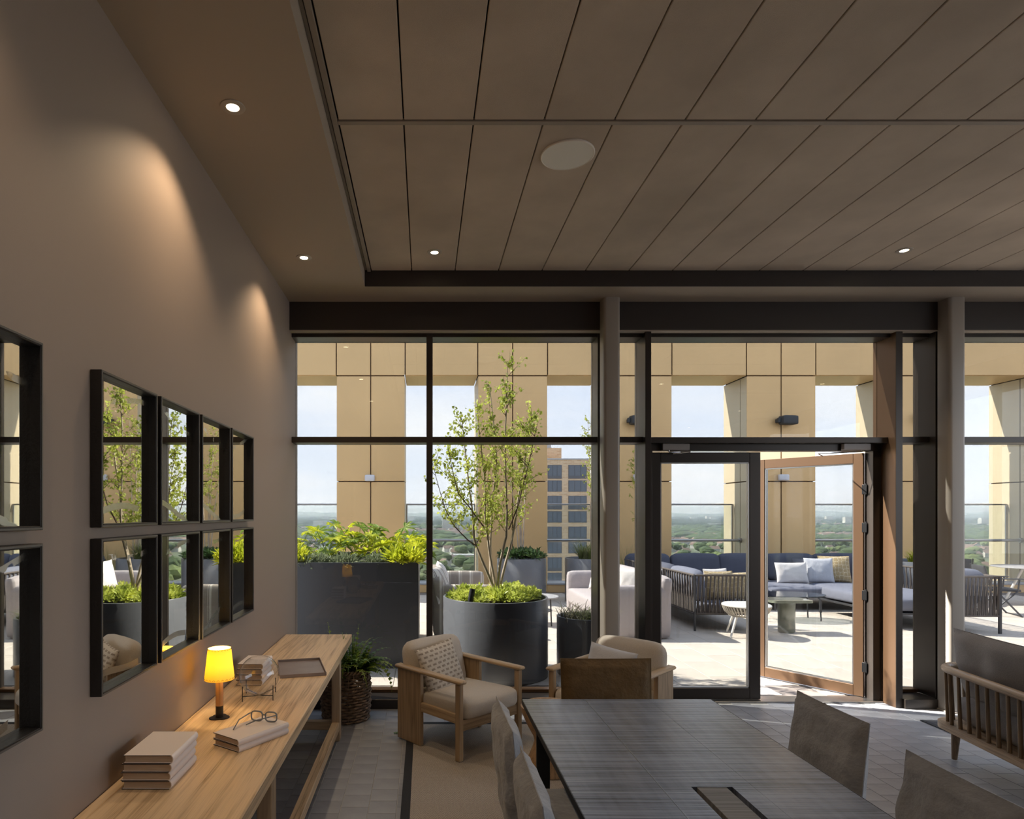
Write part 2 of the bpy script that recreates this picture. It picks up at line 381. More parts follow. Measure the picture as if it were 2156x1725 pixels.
def dup(root, loc, rz, label, group=None):
    r = root.copy(); COL.objects.link(r); r.location = loc; r.rotation_euler = (0, 0, rz); r['label'] = label
    if group: r['group'] = group
    for ch in list(root.children):
        c = ch.copy(); COL.objects.link(c); c.parent = r
        for g in ch.children:
            d = g.copy(); COL.objects.link(d); d.parent = c
    return r
def TR(loc=(0, 0, 0), rx=0, ry=0, rz=0):
    return Matrix.Translation(Vector(loc)) @ Matrix.Rotation(rz, 4, 'Z') @ Matrix.Rotation(ry, 4, 'Y') @ Matrix.Rotation(rx, 4, 'X')
def cushion(w, d, h, r, n=7, puff=0.0, seed=0):
    """rounded upholstered block, origin at bottom centre"""
    mb = MB(); hx, hy, hz = w/2, d/2, h/2; r = min(r, hx, hy, hz)
    idx = {}; vs = []; fs = []
    def pt(a, b, c):
        p = Vector((a, b, c)); q = Vector((p.x*hx, p.y*hy, p.z*hz))
        inn = Vector((max(-hx+r, min(hx-r, q.x)), max(-hy+r, min(hy-r, q.y)), max(-hz+r, min(hz-r, q.z))))
        dd = q-inn
        q = inn+dd.normalized()*r if dd.length > 1e-7 else q
        if puff:
            q.x += puff*a*(1-b*b)*(1-c*c); q.y += puff*b*(1-a*a)*(1-c*c); q.z += puff*c*(1-a*a)*(1-b*b)
            k = noise.noise(Vector((q.x*5+seed, q.y*5, q.z*5)))*puff*.35; q += q.normalized()*k
        return q
    def warp(t): return math.copysign(abs(t)**.75, t)
    for ax in range(3):
        for sg in (-1, 1):
            g = []
            for i in range(n+1):
                row = []
                for j in range(n+1):
                    a, b = warp(2*i/n-1), warp(2*j/n-1); c = [0, 0, 0]; c[ax] = sg; c[(ax+1) % 3] = a; c[(ax+2) % 3] = b
                    key = tuple(round(t, 4) for t in c)
                    if key not in idx: idx[key] = len(vs); vs.append(pt(*c))
                    row.append(idx[key])
                g.append(row)
            for i in range(n):
                for j in range(n):
                    q = (g[i][j], g[i+1][j], g[i+1][j+1], g[i][j+1]); fs.append(q if sg > 0 else q[::-1])
    mb.add([(p.x, p.y, p.z+hz) for p in vs], fs); return mb
def pillow(w, h, t, n=16, pinch=.05, flange=0.0, seed=0, crease=.012, ex=.42):
    """scatter cushion standing on its lower edge: width X, height Z, thickness Y"""
    mb = MB(); us = [-1+2*i/n for i in range(n+1)]
    if flange: us = [-1-flange]+us+[1+flange]
    N = len(us)
    for sd in (-1, 1):
        vs = []; fs = []
        for v in us:
            for u in us:
                cu, cv = max(-1, min(1, u)), max(-1, min(1, v))
                x = w/2*u*(1-pinch*(1-cv*cv)); z = h/2*v*(1-pinch*(1-cu*cu))
                k = max(0, (1-cu**2))**ex*max(0, (1-cv**2))**ex
                th = t/2*k + crease*noise.noise(Vector((u*2.3+seed, v*2.3, sd*3.0+seed)))*min(1, k*1.6)
                vs.append((x, sd*max(th, .0018), z+h/2))
        for i in range(N-1):
            for j in range(N-1):
                q = (i*N+j, i*N+j+1, (i+1)*N+j+1, (i+1)*N+j); fs.append(q if sd < 0 else q[::-1])
        mb.add(vs, fs)
    o = N*N; ring = [j for j in range(N)]+[i*N+N-1 for i in range(1, N)]+[(N-1)*N+j for j in range(N-2, -1, -1)]+[i*N for i in range(N-2, 0, -1)]
    mb.add([], []); mb.f += [(ring[k], ring[(k+1) % len(ring)], o+ring[(k+1) % len(ring)], o+ring[k])[::-1] for k in range(len(ring))]
    return mb
def leafquads(mb, p, d, nrm, L, W):
    d = d.normalized(); s = d.cross(nrm); s = s.normalized() if s.length > 1e-5 else Vector((1, 0, 0)); up = s.cross(d)
    mb.add([p, p+d*L*.5+s*W+up*L*.06, p+d*L-up*L*.08, p+d*L*.5-s*W+up*L*.06], [(0, 1, 2, 3)])
def rv(a=1): return Vector((random.uniform(-a, a), random.uniform(-a, a), random.uniform(-a, a)))
# ------------------------------------------------------------------ room shell
XW, YS, YG = -1.212, 5.65, 5.93          # left wall, inner face of the sill line, glass line
ZS, ZT = 3.649, 3.778                    # soffit, recessed tile ceiling
XR, YB = 7.0, -4.2                       # far side of the room (drawn in for side light), wall behind the camera
def struct(o, label, cat): return tag(o, label, cat, kind='structure')
w = MB().box(XW-.3, XW, YB, 6.02, 0, ZS+.5).build('wall_left', m_wall); struct(w, 'taupe painted side wall hung with black framed mirrors', 'wall')
w = MB().box(XW-.3, XR+.3, YB-.3, YB, 0, ZS+.5).build('wall_back', m_wall); struct(w, 'taupe painted wall behind the dining table', 'wall')
w = MB().box(XR, XR+.3, YB-.3, -1.5, 0, ZS+.5).build('wall_right', m_wall); struct(w, 'short taupe return wall at the far back corner of the room', 'wall')

# floor with slate tiles
fl = MB().box(XW, XR, YB, 6.0, -.2, -.004).build('floor', m_grout); struct(fl, 'grey slate tiled floor with pale joints', 'floor')
TXW, TYL, TG = .1665, .162, .0016
tile_me = MB().box(-TXW/2+TG, TXW/2-TG, -TYL/2+TG, TYL/2-TG, -.012, 0, .0015).mesh('tile', m_slate)
cand = []; rest = MB()
nx0, nx1 = int(XW/TXW), int(XR/TXW)
for i in range(nx0, nx1):
    x = (i+.5)*TXW
    for j in range(-26, 38):
        y = (j+(.5 if i % 2 else 0))*TYL+.04
        if y+TYL/2 > 5.94 or x-TXW/2 < XW: continue
        if y > .6:
            u = U0+F*x/y; v = V0+F*EYE/y
            rug = -.12 < x < 2.08 and y < 5.27
            tab = y < 3.5 and .45 < x < 2.3
            ct = (v-1472) > 0 and U0+(v-V0)*.53 < u < U0+(v-V0)*1.54+6 and v > 1474
            desk = u < U0-(v-V0)*.37 and v > 1430 and x < -.66 and u < U0-(v-V0)*.56
            if 560 < u < 2180 and v < 1745 and not rug and not tab and not ct and not desk: cand.append((F*F/(y**3), x, y)); continue
        rest.box(x-TXW/2+TG, x+TXW/2-TG, y-TYL/2+TG, y+TYL/2-TG, -.003, 0)
cand.sort(reverse=True)
for k, (a, x, y) in enumerate(cand):
    if k < 300: put('tile', tile_me, fl, (x, y, 0), (random.uniform(-.002, .002), random.uniform(-.002, .002), 0))
    else: rest.box(x-TXW/2+TG, x+TXW/2-TG, y-TYL/2+TG, y+TYL/2-TG, -.003, 0)
r_ = rest.build('tile_field', m_slate, fl, fix=False); r_['kind'] = 'stuff'

# ceiling: soffit border, coffer, felt tiles, grid bar
CX0, CY1 = -.50, 5.284
ce = MB().box(XW-.3, XR+.3, YB-.3, 6.05, ZT+.06, ZS+.75).build('ceiling', m_gap); struct(ce, 'dark roof slab over the recessed panel ceiling', 'ceiling')
sof = MB().box(XW, CX0, YB, YS+.01, ZS, ZT+.06).build('soffit', m_soffit, ce); sof['label'] = 'smooth brown painted soffit along the side wall'
MB().box(CX0, XR, CY1, YS+.01, ZS, ZT+.06).build('soffit', m_soffit, ce)
MB().box(CX0+.001, XR, CY1-.012, CY1-.0005, ZS+.001, ZT+.02).build('coffer_fascia', m_fascia, ce)
MB().box(CX0, CX0+.016, YB, CY1-.012, ZT+.004, ZT+.012).build('shadow_gap', m_bar, ce)
tm = MB(); tm.box(CX0+.022, CX0+.050, YB, CY1-.012, ZT-.010, ZT+.012, .002); tm.build('edge_trim', m_bar, ce)
YC = [(CY1-.014, 3.289), (3.2555, 1.26), (1.226, -.77), (-.80, -2.8), (-2.83, YB)]
for y in (3.272, 1.243, -.785, -2.815): MB().box(CX0+.05, XR, y-.0165, y+.0165, ZT-.006, ZT+.012, .002).build('grid_bar', m_bar, ce)
PT = .3625
for (ya, yb) in YC:
    for k in range(-1, 27):
        xa, xb = -.1085+PT*k, -.1085+PT*(k+1)
        if k == -1: xa = CX0+.054
        MB().box(xa+.0035, xb-.0035, yb+.003, ya-.003, ZT+.0, ZT+.03, .003).build('ceiling_panel', m_tilec, ce)

# fascia above the glazing
fa = MB().box(XW, XR, YS+.012, 6.0, 3.398, ZS+.05).build('trim_1', m_fascia); struct(fa, 'dark bronze fascia band above the glazing', 'trim')
MB().box(XW, XR, YS+.012, 5.742, 3.390, 3.3975).build('fascia_soffit', m_soffit, fa)

# ------------------------------------------------------------------ columns
def column(x0, label):
    t = thing('column', label, 'column', (x0+.0725, 5.605, 0), kind='structure')
    n = 6; r = .028; hx, hy = .0725, .075; poly = []
    for sx, sy, a0 in ((1, 1, 0), (-1, 1, PI/2), (-1, -1, PI), (1, -1, 1.5*PI)):
        for k in range(n+1):
            a = a0+PI/2*k/n; poly.append((sx*(hx-r)+r*math.cos(a), sy*(hy-r)+r*math.sin(a)))
    MB().prism(poly, 0, ZS).build('shaft', m_col, t, smooth=40)
    MB().box(-.085, .085, -.088, .088, 0, .012, .003).build('base_plate', m_col, t)
    return t
column(1.570, 'beige square column between the tree window and the doors')
column(4.597, 'beige square column with a strip of sunlight, beyond the doors')

# ------------------------------------------------------------------ glazing
ZTR0, ZTR1, ZTOP = 2.399, 2.451, 3.36
YM = 5.755
def window(name, label, x0, x1, mulls=(), sill=True, ztop=ZTOP):
    t = thing(name, label, 'window', (0, 0, 0), kind='structure')
    MB().box(x0, x1, YM, YG+.03, ztop, 3.398, .002).build('top_rail', m_frame, t)
    MB().box(x0, x1, YM, YG+.03, ZTR0, ZTR1, .002).build('transom', m_frame, t)
    if sill:
        MB().box(x0, x1, YS+.005, YG+.04, 0.001, .085, .003).build('sill', m_frame, t)
        MB().box(x0, x1, YG-.05, YG+.04, .087, .115, .002).build('bottom_bead', m_doorf, t)
    xs = [x0]+[c for m in mulls for c in m]+[x1]
    for a, b in mulls: MB().box(a, b, YM-.01, YG+.05, .086, 3.392, .002).build('mullion', m_frame, t)
    for k in range(0, len(xs), 2):
        for z0, z1 in ((.10, ZTR0), (ZTR1, ztop)):
            MB().box(xs[k], xs[k+1], YG-.006, YG+.006, z0, z1).build('pane', m_glass, t)
    return t
t = window('window_1', 'tall glazed window beside the wall of mirrors with one dark mullion', XW, 1.64, [(.017, .0735), (1.575, 1.64)])
t = window('window_2', 'narrow glazed strip between the first column and the doors', 1.642, 1.988, [])
t = window('window_4', 'narrow glazed strip between the doors and the second column', 4.304, 4.60, [])
MB().box(4.598, 4.66, 5.684, YG+.02, .086, 3.392, .002).build('mullion', m_frame, t)
t = window('window_5', 'glazed bay beyond the second column', 4.662, XR, [(4.662, 4.72), (6.3, 6.356)])
# glazed end wall out of view, added to bring side light into the room
t = thing('fill_window', 'unseen floor to ceiling side glazing added to light the room', 'window', kind='structure')
MB().box(XR, XR+.06, -1.5, 6.0, 0, .1).build('sill', m_frame, t); MB().box(XR, XR+.06, -1.5, 6.0, 3.36, 3.65).build('top_rail', m_frame, t)
for k in range(5):
    y = -1.5+k*(5.92+1.5)/4; MB().box(XR, XR+.06, y, y+.06, .1, 3.36).build('mullion', m_frame, t)
    if k < 4: MB().box(XR+.02, XR+.03, y+.06, y+(5.92+1.5)/4, .1, 3.36).build('pane', m_clear, t)

# doors: fixed fins, header, one closed leaf, one open leaf
HX0, HX1 = 1.988, 4.304
t = thing('window_3', 'glazed overlight and bronze surround of the double doors', 'window', kind='structure')
MB().box(1.988, 2.042, 5.69, YG+.05, 0, 3.392, .002).build('mullion', m_frame, t)
mf = MB().box(4.244, 4.304, 5.69, YG+.05, 0, 3.392, .002).build('mullion', m_doorf, t)
MB().box(4.2445, 4.3035, 5.687, 5.6905, .001, 3.391).build('mullion_cap', m_frame, t)
MB().box(2.042, 4.244, YM, YG+.03, ZTOP, 3.398, .002).build('top_rail', m_frame, t)
MB().box(2.042, 4.244, YM+.03, YG+.05, ZTR0, ZTR1, .002).build('transom', m_frame, t)
MB().box(2.042, 4.244, YG-.06, YG+.05, 2.335, ZTR0, .002).build('door_header', m_frame, t)
MB().box(2.042, 2.118, YG-.06, YG+.05, 0, 2.335, .002).build('door_jamb', m_frame, t)
MB().box(4.168, 4.244, YG-.06, YG+.05, 0, 2.335, .002).build('door_jamb', m_frame, t)
MB().box(2.042, 4.244, YG-.09, YG+.09, .001, .014, .003).build('threshold', m_steel, t)
MB().box(2.042, 4.244, YG-.006, YG+.006, ZTR1, ZTOP).build('pane', m_glass, t)
def leaf(name, label, hx, hy, rz, flip, mat):
    t = thing(name, label, 'door', (hx, hy, 0), rz, kind='structure')
    W, H, s = 1.018, 2.325, flip
    def bx(a, b, *r): return (min(s*a, s*b), max(s*a, s*b), *r)
    MB().box(*bx(0, .085, -.03, .03, .018, H), .003).build('hinge_stile', mat, t)
    MB().box(*bx(W-.10, W, -.03, .03, .018, H), .003).build('meeting_stile', mat, t)
    MB().box(*bx(.085, W-.10, -.03, .03, H-.095, H), .003).build('upper_rail', mat, t)
    MB().box(*bx(.085, W-.10, -.03, .03, .018, .118), .003).build('lower_rail', mat, t)
    pn = MB().box(*bx(.085, W-.10, -.006, .006, .118, H-.095)).build('pane', m_glass, t)
    bd = MB()
    for q in ((.085, .095, .118, H-.095), (W-.11, W-.10, .118, H-.095), (.085, W-.10, .118, .128), (.085, W-.10, H-.105, H-.095)):
        bd.box(*bx(q[0], q[1], -.022, .022, q[2], q[3]))
    bd.build('glazing_bead', m_steel, pn)
    return t
dl = leaf('door_1', 'closed bronze framed glass door leaf', 2.12, YG, 0, 1, m_frame)
hb = MB(); hb.box(.935, .965, .035, .06, .95, 1.35, .006); hb.box(.942, .958, .03, .05, .98, 1.0); hb.box(.942, .958, .03, .05, 1.30, 1.32)
hb.build('pull_handle', m_steel, dl)
dr = leaf('door_2', 'bronze framed glass door leaf standing open outwards', 4.166, YG+.05, math.radians(-54.8), -1, m_doorf)
for z in (.30, .98, 1.62, 1.98):
    k = MB(); k.lathe([(.012, -.055), (.012, .055)], 12, (.018, -.012, z)); k.disc(.012, z+.055, 12, (.018, -.012)); k.disc(.012, z-.055, 12, (.018, -.012))
    k.box(-.012, .03, -.034, -.02, z-.045, z+.045, .002); k.build('hinge', m_black, dr, smooth=40)
def closer(x, label, mirror, rz):
    t = thing('door_closer', label, 'door closer', (x, YG-.062, 2.335), 0, group='door closers')
    MB().box(-.125, .125, -.045, 0, .003, .064, .004).build('closer_body', M('closer_grey', (.30, .27, .255), .45, metal=.2), t)
    return t
c1 = closer(2.32, 'grey door closer over the closed door leaf', 1, 0)
MB().tube([(-.06, -.022, .003), (-.06, -.022, -.012)], .007, 8).build('arm_pivot', m_steel, c1)
MB().tube([(-.06, -.022, -.010), (.12, -.075, -.010)], .006, 8).build('closer_arm', m_steel, c1)
MB().tube([(.12, -.075, -.014), (-.02, -.022, -.028)], .006, 8).build('closer_arm', m_steel, c1)
c2 = closer(3.99, 'grey door closer over the open door leaf', -1, 0)
MB().tube([(.06, -.022, .003), (.06, -.022, -.012)], .007, 8).build('arm_pivot', m_steel, c2)
MB().tube([(.06, -.022, -.010), (-.22, .18, -.010)], .006, 8).build('closer_arm', m_steel, c2)
MB().tube([(-.22, .18, -.012), (-.09, .32, -.02)], .006, 8).build('closer_arm', m_steel, c2)

# ------------------------------------------------------------------ terrace and gold facade
te = MB().box(-9, 30, 6.0, 15.3, -.4, -.006).box(XR+.35, 30, -16, 6.0, -.4, -.006).build('ground', m_pgrout); struct(te, 'sunny beige paved roof terrace', 'ground')  # second box is unseen terrace, added to bounce sun through the end glazing
PXW, PYL = .42, .68
pav_me = MB().box(-PXW/2+.002, PXW/2-.002, -PYL/2+.002, PYL/2-.002, -.02, 0, .003).mesh('paver', m_paver)
for i in range(-20, 36):
    for j in range(9, 21):
        x = (i+.5)*PXW+.1; y = (j+(.5 if i % 2 else 0))*PYL-.02
        if y-PYL/2 < 5.99 or y+PYL/2 > 14.02 or x < -3.5 or x > 12.6: continue
        u = U0+F*x/y
        if u < 560 or u > 2290: continue
        put('paver', pav_me, te, (x, y, 0), (0, 0, 0))
YF, FD = 14.0, 1.1
fc = thing('wall_far', 'gold metal panelled facade screen around the terrace', 'wall', kind='structure')
piers = [(410, 555), (709, 852), (1007, 1152), (1271, 1414), (1573, 1717), (1873, 2017), (2175, 2320), (2470, 2610)]
ZJ = [.0, 2.466, 4.81, 6.3]
def panel(x0, x1, y0, y1, z0, z1, mat): MB().box(x0, x1, y0, y1, z0, z1, .006).build('panel', mat, fc)
core = MB()
prev = None
for (a, b) in piers:
    xa, xb = PX(a, YF), PX(b, YF); xm = (xa+xb)/2; g = .011
    core.box(xa+.04, xb-.04, YF+.03, YF+FD-.02, 0, 6.3)
    for z0, z1 in zip(ZJ[:-1], ZJ[1:]):
        panel(xa, xm-g, YF, YF+.03, z0+g, z1-g, m_gold); panel(xm+g, xb, YF, YF+.03, z0+g, z1-g, m_gold)
        if z0 < 4.8:
            for xs0, xs1 in ((xa, xa+.035), (xb-.035, xb)):
                panel(xs0, xs1, YF+.034, YF+.30, z0+g, z1-g, m_goldr); panel(xs0, xs1, YF+.30+2*g, YF+FD, z0+g, z1-g, m_goldr)
    if prev is not None:
        panel(prev+2*g, xa-2*g, YF, YF+.03, 4.81+g, 6.3, m_gold)
        core.box(prev, xa, YF+.04, YF+FD, 4.86, 6.3)
        panel(prev+g, xa-g, YF+.034, YF+FD, 4.81, 4.85, m_gold)
        MB().box(prev, xa, YF+.02, YF+.5, 0, .17).build('kerb', m_gold, fc)
        MB().box(prev, xa, YF+.0, YF+.55, .172, .21, .005).build('kerb_cap', m_ledge, fc)
        # guard rail in the opening
        k = piers.index((a, b))
        nm = ['at the far end beside the mirror wall', 'above the broad-leaved planter', 'behind the birch planter', 'in front of the brick tower', 'behind the open rope sofa corner', 'seen through the open door leaf', 'beyond the second column', 'at the end of the terrace'][k]
        gr = thing('guard_rail', 'steel guard rail with glass screen '+nm, 'railing', ((prev+xa)/2, YF, 0), group='guard rails in the facade openings')
        hw = (xa-prev)/2
        MB().tube([(-hw+.02, .62, 1.965), (hw-.02, .62, 1.965)], .022, 10).build('upper_rail', m_steel, gr, smooth=60)
        lr = MB().tube([(-hw+.04, .27, 1.15), (hw-.04, .27, 1.15)], .03, 12).build('hand_rail', m_steel, gr, smooth=60)
        for s in (-1, 1):
            MB().tube([(s*(hw-.05), .27, 1.15), (s*(hw-.002), .27, 1.15)], .055, 14).build('rail_flange', m_steel, lr, smooth=60)
            MB().box(s*(hw-.03)-.015, s*(hw-.03)+.015, .605, .635, .22, 1.965, .003).build('post', m_steel, gr)
        MB().box(-hw+.05, hw-.05, .615, .625, .24, 1.94).build('pane', m_bglass, gr)
    prev = xb
core.build('wall_core', m_joint, fc)

def wall_speaker(x, z, label, s=1):
    t = thing('wall_speaker', label, 'speaker', (x, YF, z), group='speakers on the facade piers')
    b = cushion(.36, .20, .20, .035, 5); b.xf(TR((.03*s, -.15, -.10), rz=.12*s)); b.build('cabinet', m_spk, t, smooth=50)
    MB().box(-.15*s-.03, -.15*s+.03, -.10, 0, -.04, .04, .006).build('bracket', m_spk, t)
    MB().lathe([(.0001, -.05), (.045, -.05), (.045, .05), (.0001, .05)], 14, (-.16*s, -.14, 0)).build('swivel', m_spk, t, smooth=40)
wall_speaker(PX(1649, YF), PZ(887, YF), 'charcoal outdoor speaker on the gold pier behind the doors')
wall_speaker(PX(1336, YF), PZ(887, YF), 'charcoal outdoor speaker half hidden beside the door mullion')
wall_speaker(PX(1945, YF), PZ(880, YF), 'charcoal outdoor speaker on the gold pier beyond the door fin')
def wall_light(x, z, label):
    t = thing('wall_light', label, 'wall light', (x, YF, z), group='white lights on the facade piers')
    b = cushion(.22, .09, .14, .025, 5); b.xf(TR((0, -.06, -.07))); b.build('housing', m_plast, t, smooth=50)
    MB().box(-.05, .05, -.02, 0, -.05, .05, .004).build('back_plate', m_spk, t)
wall_light(PX(779, YF), PZ(1007, YF), 'white box light on the gold pier above the broad-leaved planter')
wall_light(PX(1647, YF), PZ(1006, YF), 'white box light on the gold pier seen through the open door')
wall_light(PX(1342, YF), PZ(1006, YF), 'white box light on the gold pier beside the door mullion')

# ------------------------------------------------------------------ landscape far below
ZG = -50.0
gd = MB().add([(-9000, 60, ZG), (16000, 60, ZG), (16000, 14000, ZG), (-9000, 14000, ZG)], [(0, 1, 2, 3)]).build('land', m_land); struct(gd, 'hazy green plain far below the terrace', 'land')
wins = [(606, 712), (850, 1008), (1150, 1262), (1414, 1530), (1714, 1806), (2030, 2082)]
def ico(sub):
    bm = bmesh.new(); bmesh.ops.create_icosphere(bm, subdivisions=sub, radius=1)
    for v in bm.verts: v.co *= 1+.28*noise.noise(v.co*2.2); v.co.z = v.co.z*.85+.75
    vs = [v.co.copy() for v in bm.verts]; fs = [tuple(v.index for v in f.verts) for f in bm.faces]; bm.free(); return vs, fs
iv2, if2 = ico(2); iv1, if1 = ico(1)
tvar = []
for k in range(4):
    mb = MB(); 
    for q in range(4):
        o_ = Vector((random.uniform(-.6, .6), random.uniform(-.5, .5), random.uniform(-.1, .5))); s_ = random.uniform(.55, .9)
        mb.add([p*s_+o_ for p in iv1], if1)
    tvar.append(mb.mesh('crown', m_treef if k % 2 else m_treel, fix=False))
rnd = random.Random(5)
def spot(y0, y1):
    u0, u1 = rnd.choice(wins); y = y0*(y1/y0)**rnd.random(); u = rnd.uniform(u0, u1); return (u-U0)/F*y, y
trk_me = MB().tube([(0, 0, 0), (0, 0, .9)], .08, 6).mesh('trunk', m_twig)
for k in range(170):
    x, y = spot(400, 1000); s = rnd.uniform(4.5, 8.5)
    t = tag(put('distant_tree', tvar[k % 4], None, (x, y, ZG+s*.4), (0, 0, rnd.uniform(0, 6))), 'rounded leafy tree on the plain far below the terrace', 'tree', 'trees on the plain')
    t.scale = (s, s, s*.85); put('trunk', trk_me, t, (0, 0, -.5))
def house(mb, mr, x, y, L, W, H, R, a):
    T = TR((x, y, ZG), rz=a); hx, hy = L/2, W/2
    mb.add([T @ Vector(p) for p in [(-hx, -hy, 0), (hx, -hy, 0), (hx, hy, 0), (-hx, hy, 0), (-hx, -hy, H), (hx, -hy, H), (hx, hy, H), (-hx, hy, H), (-hx, 0, H+R), (hx, 0, H+R)]],
           [(0, 1, 5, 4), (1, 2, 6, 9, 5), (2, 3, 7, 6), (3, 0, 4, 8, 7)])
    e = .6
    mr.add([T @ Vector(p) for p in [(-hx-e, -hy-e, H-.3), (hx+e, -hy-e, H-.3), (hx+e, 0, H+R+.2), (-hx-e, 0, H+R+.2), (hx+e, hy+e, H-.3), (-hx-e, hy+e, H-.3)]], [(0, 1, 2, 3), (3, 2, 4, 5)])
hv = []
for L, W, H, R in ((12, 8, 5.5, 3.2), (20, 8, 5.5, 3), (9, 8, 6, 3.5)):
    a_, b_ = MB(), MB(); house(a_, b_, 0, 0, L, W, H, R, 0)
    a_.v = [(p[0], p[1], p[2]-ZG) for p in a_.v]; b_.v = [(p[0], p[1], p[2]-ZG) for p in b_.v]
    hv.append((a_.mesh('house_walls', m_rend), b_.mesh('roof', m_roof, fix=False)))
for k in range(120):
    x, y = spot(480, 1150); a_, b_ = hv[k % 3]
    t = tag(put('distant_house', a_, None, (x, y, ZG), (0, 0, rnd.choice((0, 1.5, .4, 2.0))+rnd.uniform(-.2, .2))), 'small pitched-roof house on the plain far below the terrace', 'house', 'houses on the plain')
    put('roof', b_, t)
st, sh, sr, sb = MB(), MB(), MB(), MB()
for k in range(9000):
    y = 950*(8.0)**(rnd.random()**.8); x = rnd.uniform(-.30, 1.0)*y
    if noise.noise(Vector((x*.004, y*.002, 3))) < -.18: continue
    s = rnd.uniform(5, 10)*(1+y/6000); a = rnd.uniform(0, 6); ca, sa = math.cos(a), math.sin(a)
    st.add([(x+(p.x*ca-p.y*sa)*s*1.5, y+(p.x*sa+p.y*ca)*s, ZG+p.z*s*.8) for p in iv1], if1) if y < 2200 else st.add([(x+p[0]*s*2.2, y+p[1]*s, ZG+p[2]*s) for p in ((-1, -1, 0), (1, -1, 0), (1, 1, 0), (-1, 1, 0), (-.5, -.4, 1.1), (.6, 0, 1.2))], [(0, 1, 5, 4), (1, 2, 5), (2, 3, 4, 5), (3, 0, 4)])
for k in range(2600):
    y = 1000*(4.5)**rnd.random(); x = rnd.uniform(-.30, 1.0)*y
    if noise.noise(Vector((x*.004, y*.002, 3))) > .05: continue
    house(sh, sr, x, y, rnd.uniform(9, 26), 9, 6, 3, rnd.choice((0, 1.5, .5)))
for k in range(150):
    y = rnd.uniform(1900, 5200); x = rnd.uniform(-.30, 1.0)*y; h = rnd.choice((9, 10, 12, 14, 28, 36)); w_ = rnd.uniform(14, 60) if h < 20 else rnd.uniform(14, 24)
    sb.box(x-w_, x+w_, y, y+20, ZG, ZG+h)
o = st.build('far_trees', m_treef, fix=False); tag(o, 'continuous green mass of trees out towards the horizon', 'trees', kind='stuff')
o = sh.build('far_houses', m_rend, fix=False); tag(o, 'crowded pale house walls of the suburb near the horizon', 'houses', kind='stuff')
o = sr.build('far_roofs', m_roof, fix=False); tag(o, 'crowded red-brown roofs of the suburb near the horizon', 'roofs', kind='stuff')
o = sb.build('far_blocks', m_rend, fix=False); tag(o, 'pale blocks and towers strung along the horizon', 'buildings', kind='stuff')
o = MB().box(-140, 260, 690, 705, ZG+5, ZG+7).build('viaduct', m_roadf); tag(o, 'pale straight viaduct crossing the plain behind the birch', 'viaduct')
sl_ = MB()
for ang, d_, h_ in ((0, 7000, 60), (1, 9000, 105)):
    pts = []
    for i in range(61):
        x = -4500+i*260; pts.append((x, h_*(.55+.45*noise.noise(Vector((x*.0006+ang*9, 2, 0))))))
    for (xa, ha), (xb, hb_) in zip(pts[:-1], pts[1:]): sl_.add([(xa, d_, ZG), (xb, d_, ZG), (xb, d_+900, ZG+ha+hb_*.2), (xa, d_+900, ZG+ha+ha*.2)], [(0, 1, 2, 3)])
o = sl_.build('hills', m_treef, fix=False); struct(o, 'low blue hills along the horizon', 'hills')
hz = D.materials.new('haze_volume'); hz.use_nodes = True; hn, hl = hz.node_tree.nodes, hz.node_tree.links; hn.clear()
ho = hn.new('ShaderNodeOutputMaterial'); hs = hn.new('ShaderNodeVolumeScatter'); hs.inputs['Color'].default_value = (.80, .88, 1, 1); hs.inputs['Density'].default_value = .00015; hs.inputs['Anisotropy'].default_value = .2
hl.new(hs.outputs[0], ho.inputs['Volume'])
o = MB().box(-8000, 15000, 380, 13500, ZG-5, 90).build('haze', hz); tag(o, 'thin summer haze lying over the distant plain', 'haze', kind='stuff')

# brick tower
tw = thing('brick_tower', 'buff brick apartment tower rising beyond the terrace rail', 'building', (0, 123, 0))
TX0, TX1, TZ = PX(1105, 123), PX(1243, 123), PZ(967, 123)
MB().box(TX0, TX1, .15, 16, ZG, TZ).build('wall', m_brick, tw)
MB().box(TX0, TX0+8.0, 4, 12, TZ, TZ+2.6).build('plant_room', m_brick, tw)
MB().box(TX0+4.3, TX0+6.0, 4.5, 6, TZ+2.6, TZ+3.3).build('roof_unit', m_ledge, tw)
MB().box(TX0-.1, TX1+.1, .05, .3, TZ-.1, TZ+.15).build('coping', m_ledge, tw)
cols = [(1112, 1139), (1154, 1182.5), (1197.5, 1235)]
for k in range(9):
    z1 = TZ-1.2-3.0*k-(0 if k % 2 == 0 else 0); z0 = z1-2.1
    for (ua, ub) in cols:
        xa, xb = PX(ua, 123), PX(ub, 123)
        wf = MB().box(xa-.05, xb+.05, .06, .2, z0-.5 if k % 2 == 0 else z0-.05, z1+.05).build('window', m_twinf, tw)
        n = 3; pw = (xb-xa)/n
        for q in range(n):
            MB().box(xa+q*pw+.05, xa+(q+1)*pw-.05, .02, .07, z0+.05, z1-.05).build('pane', m_twin, wf)
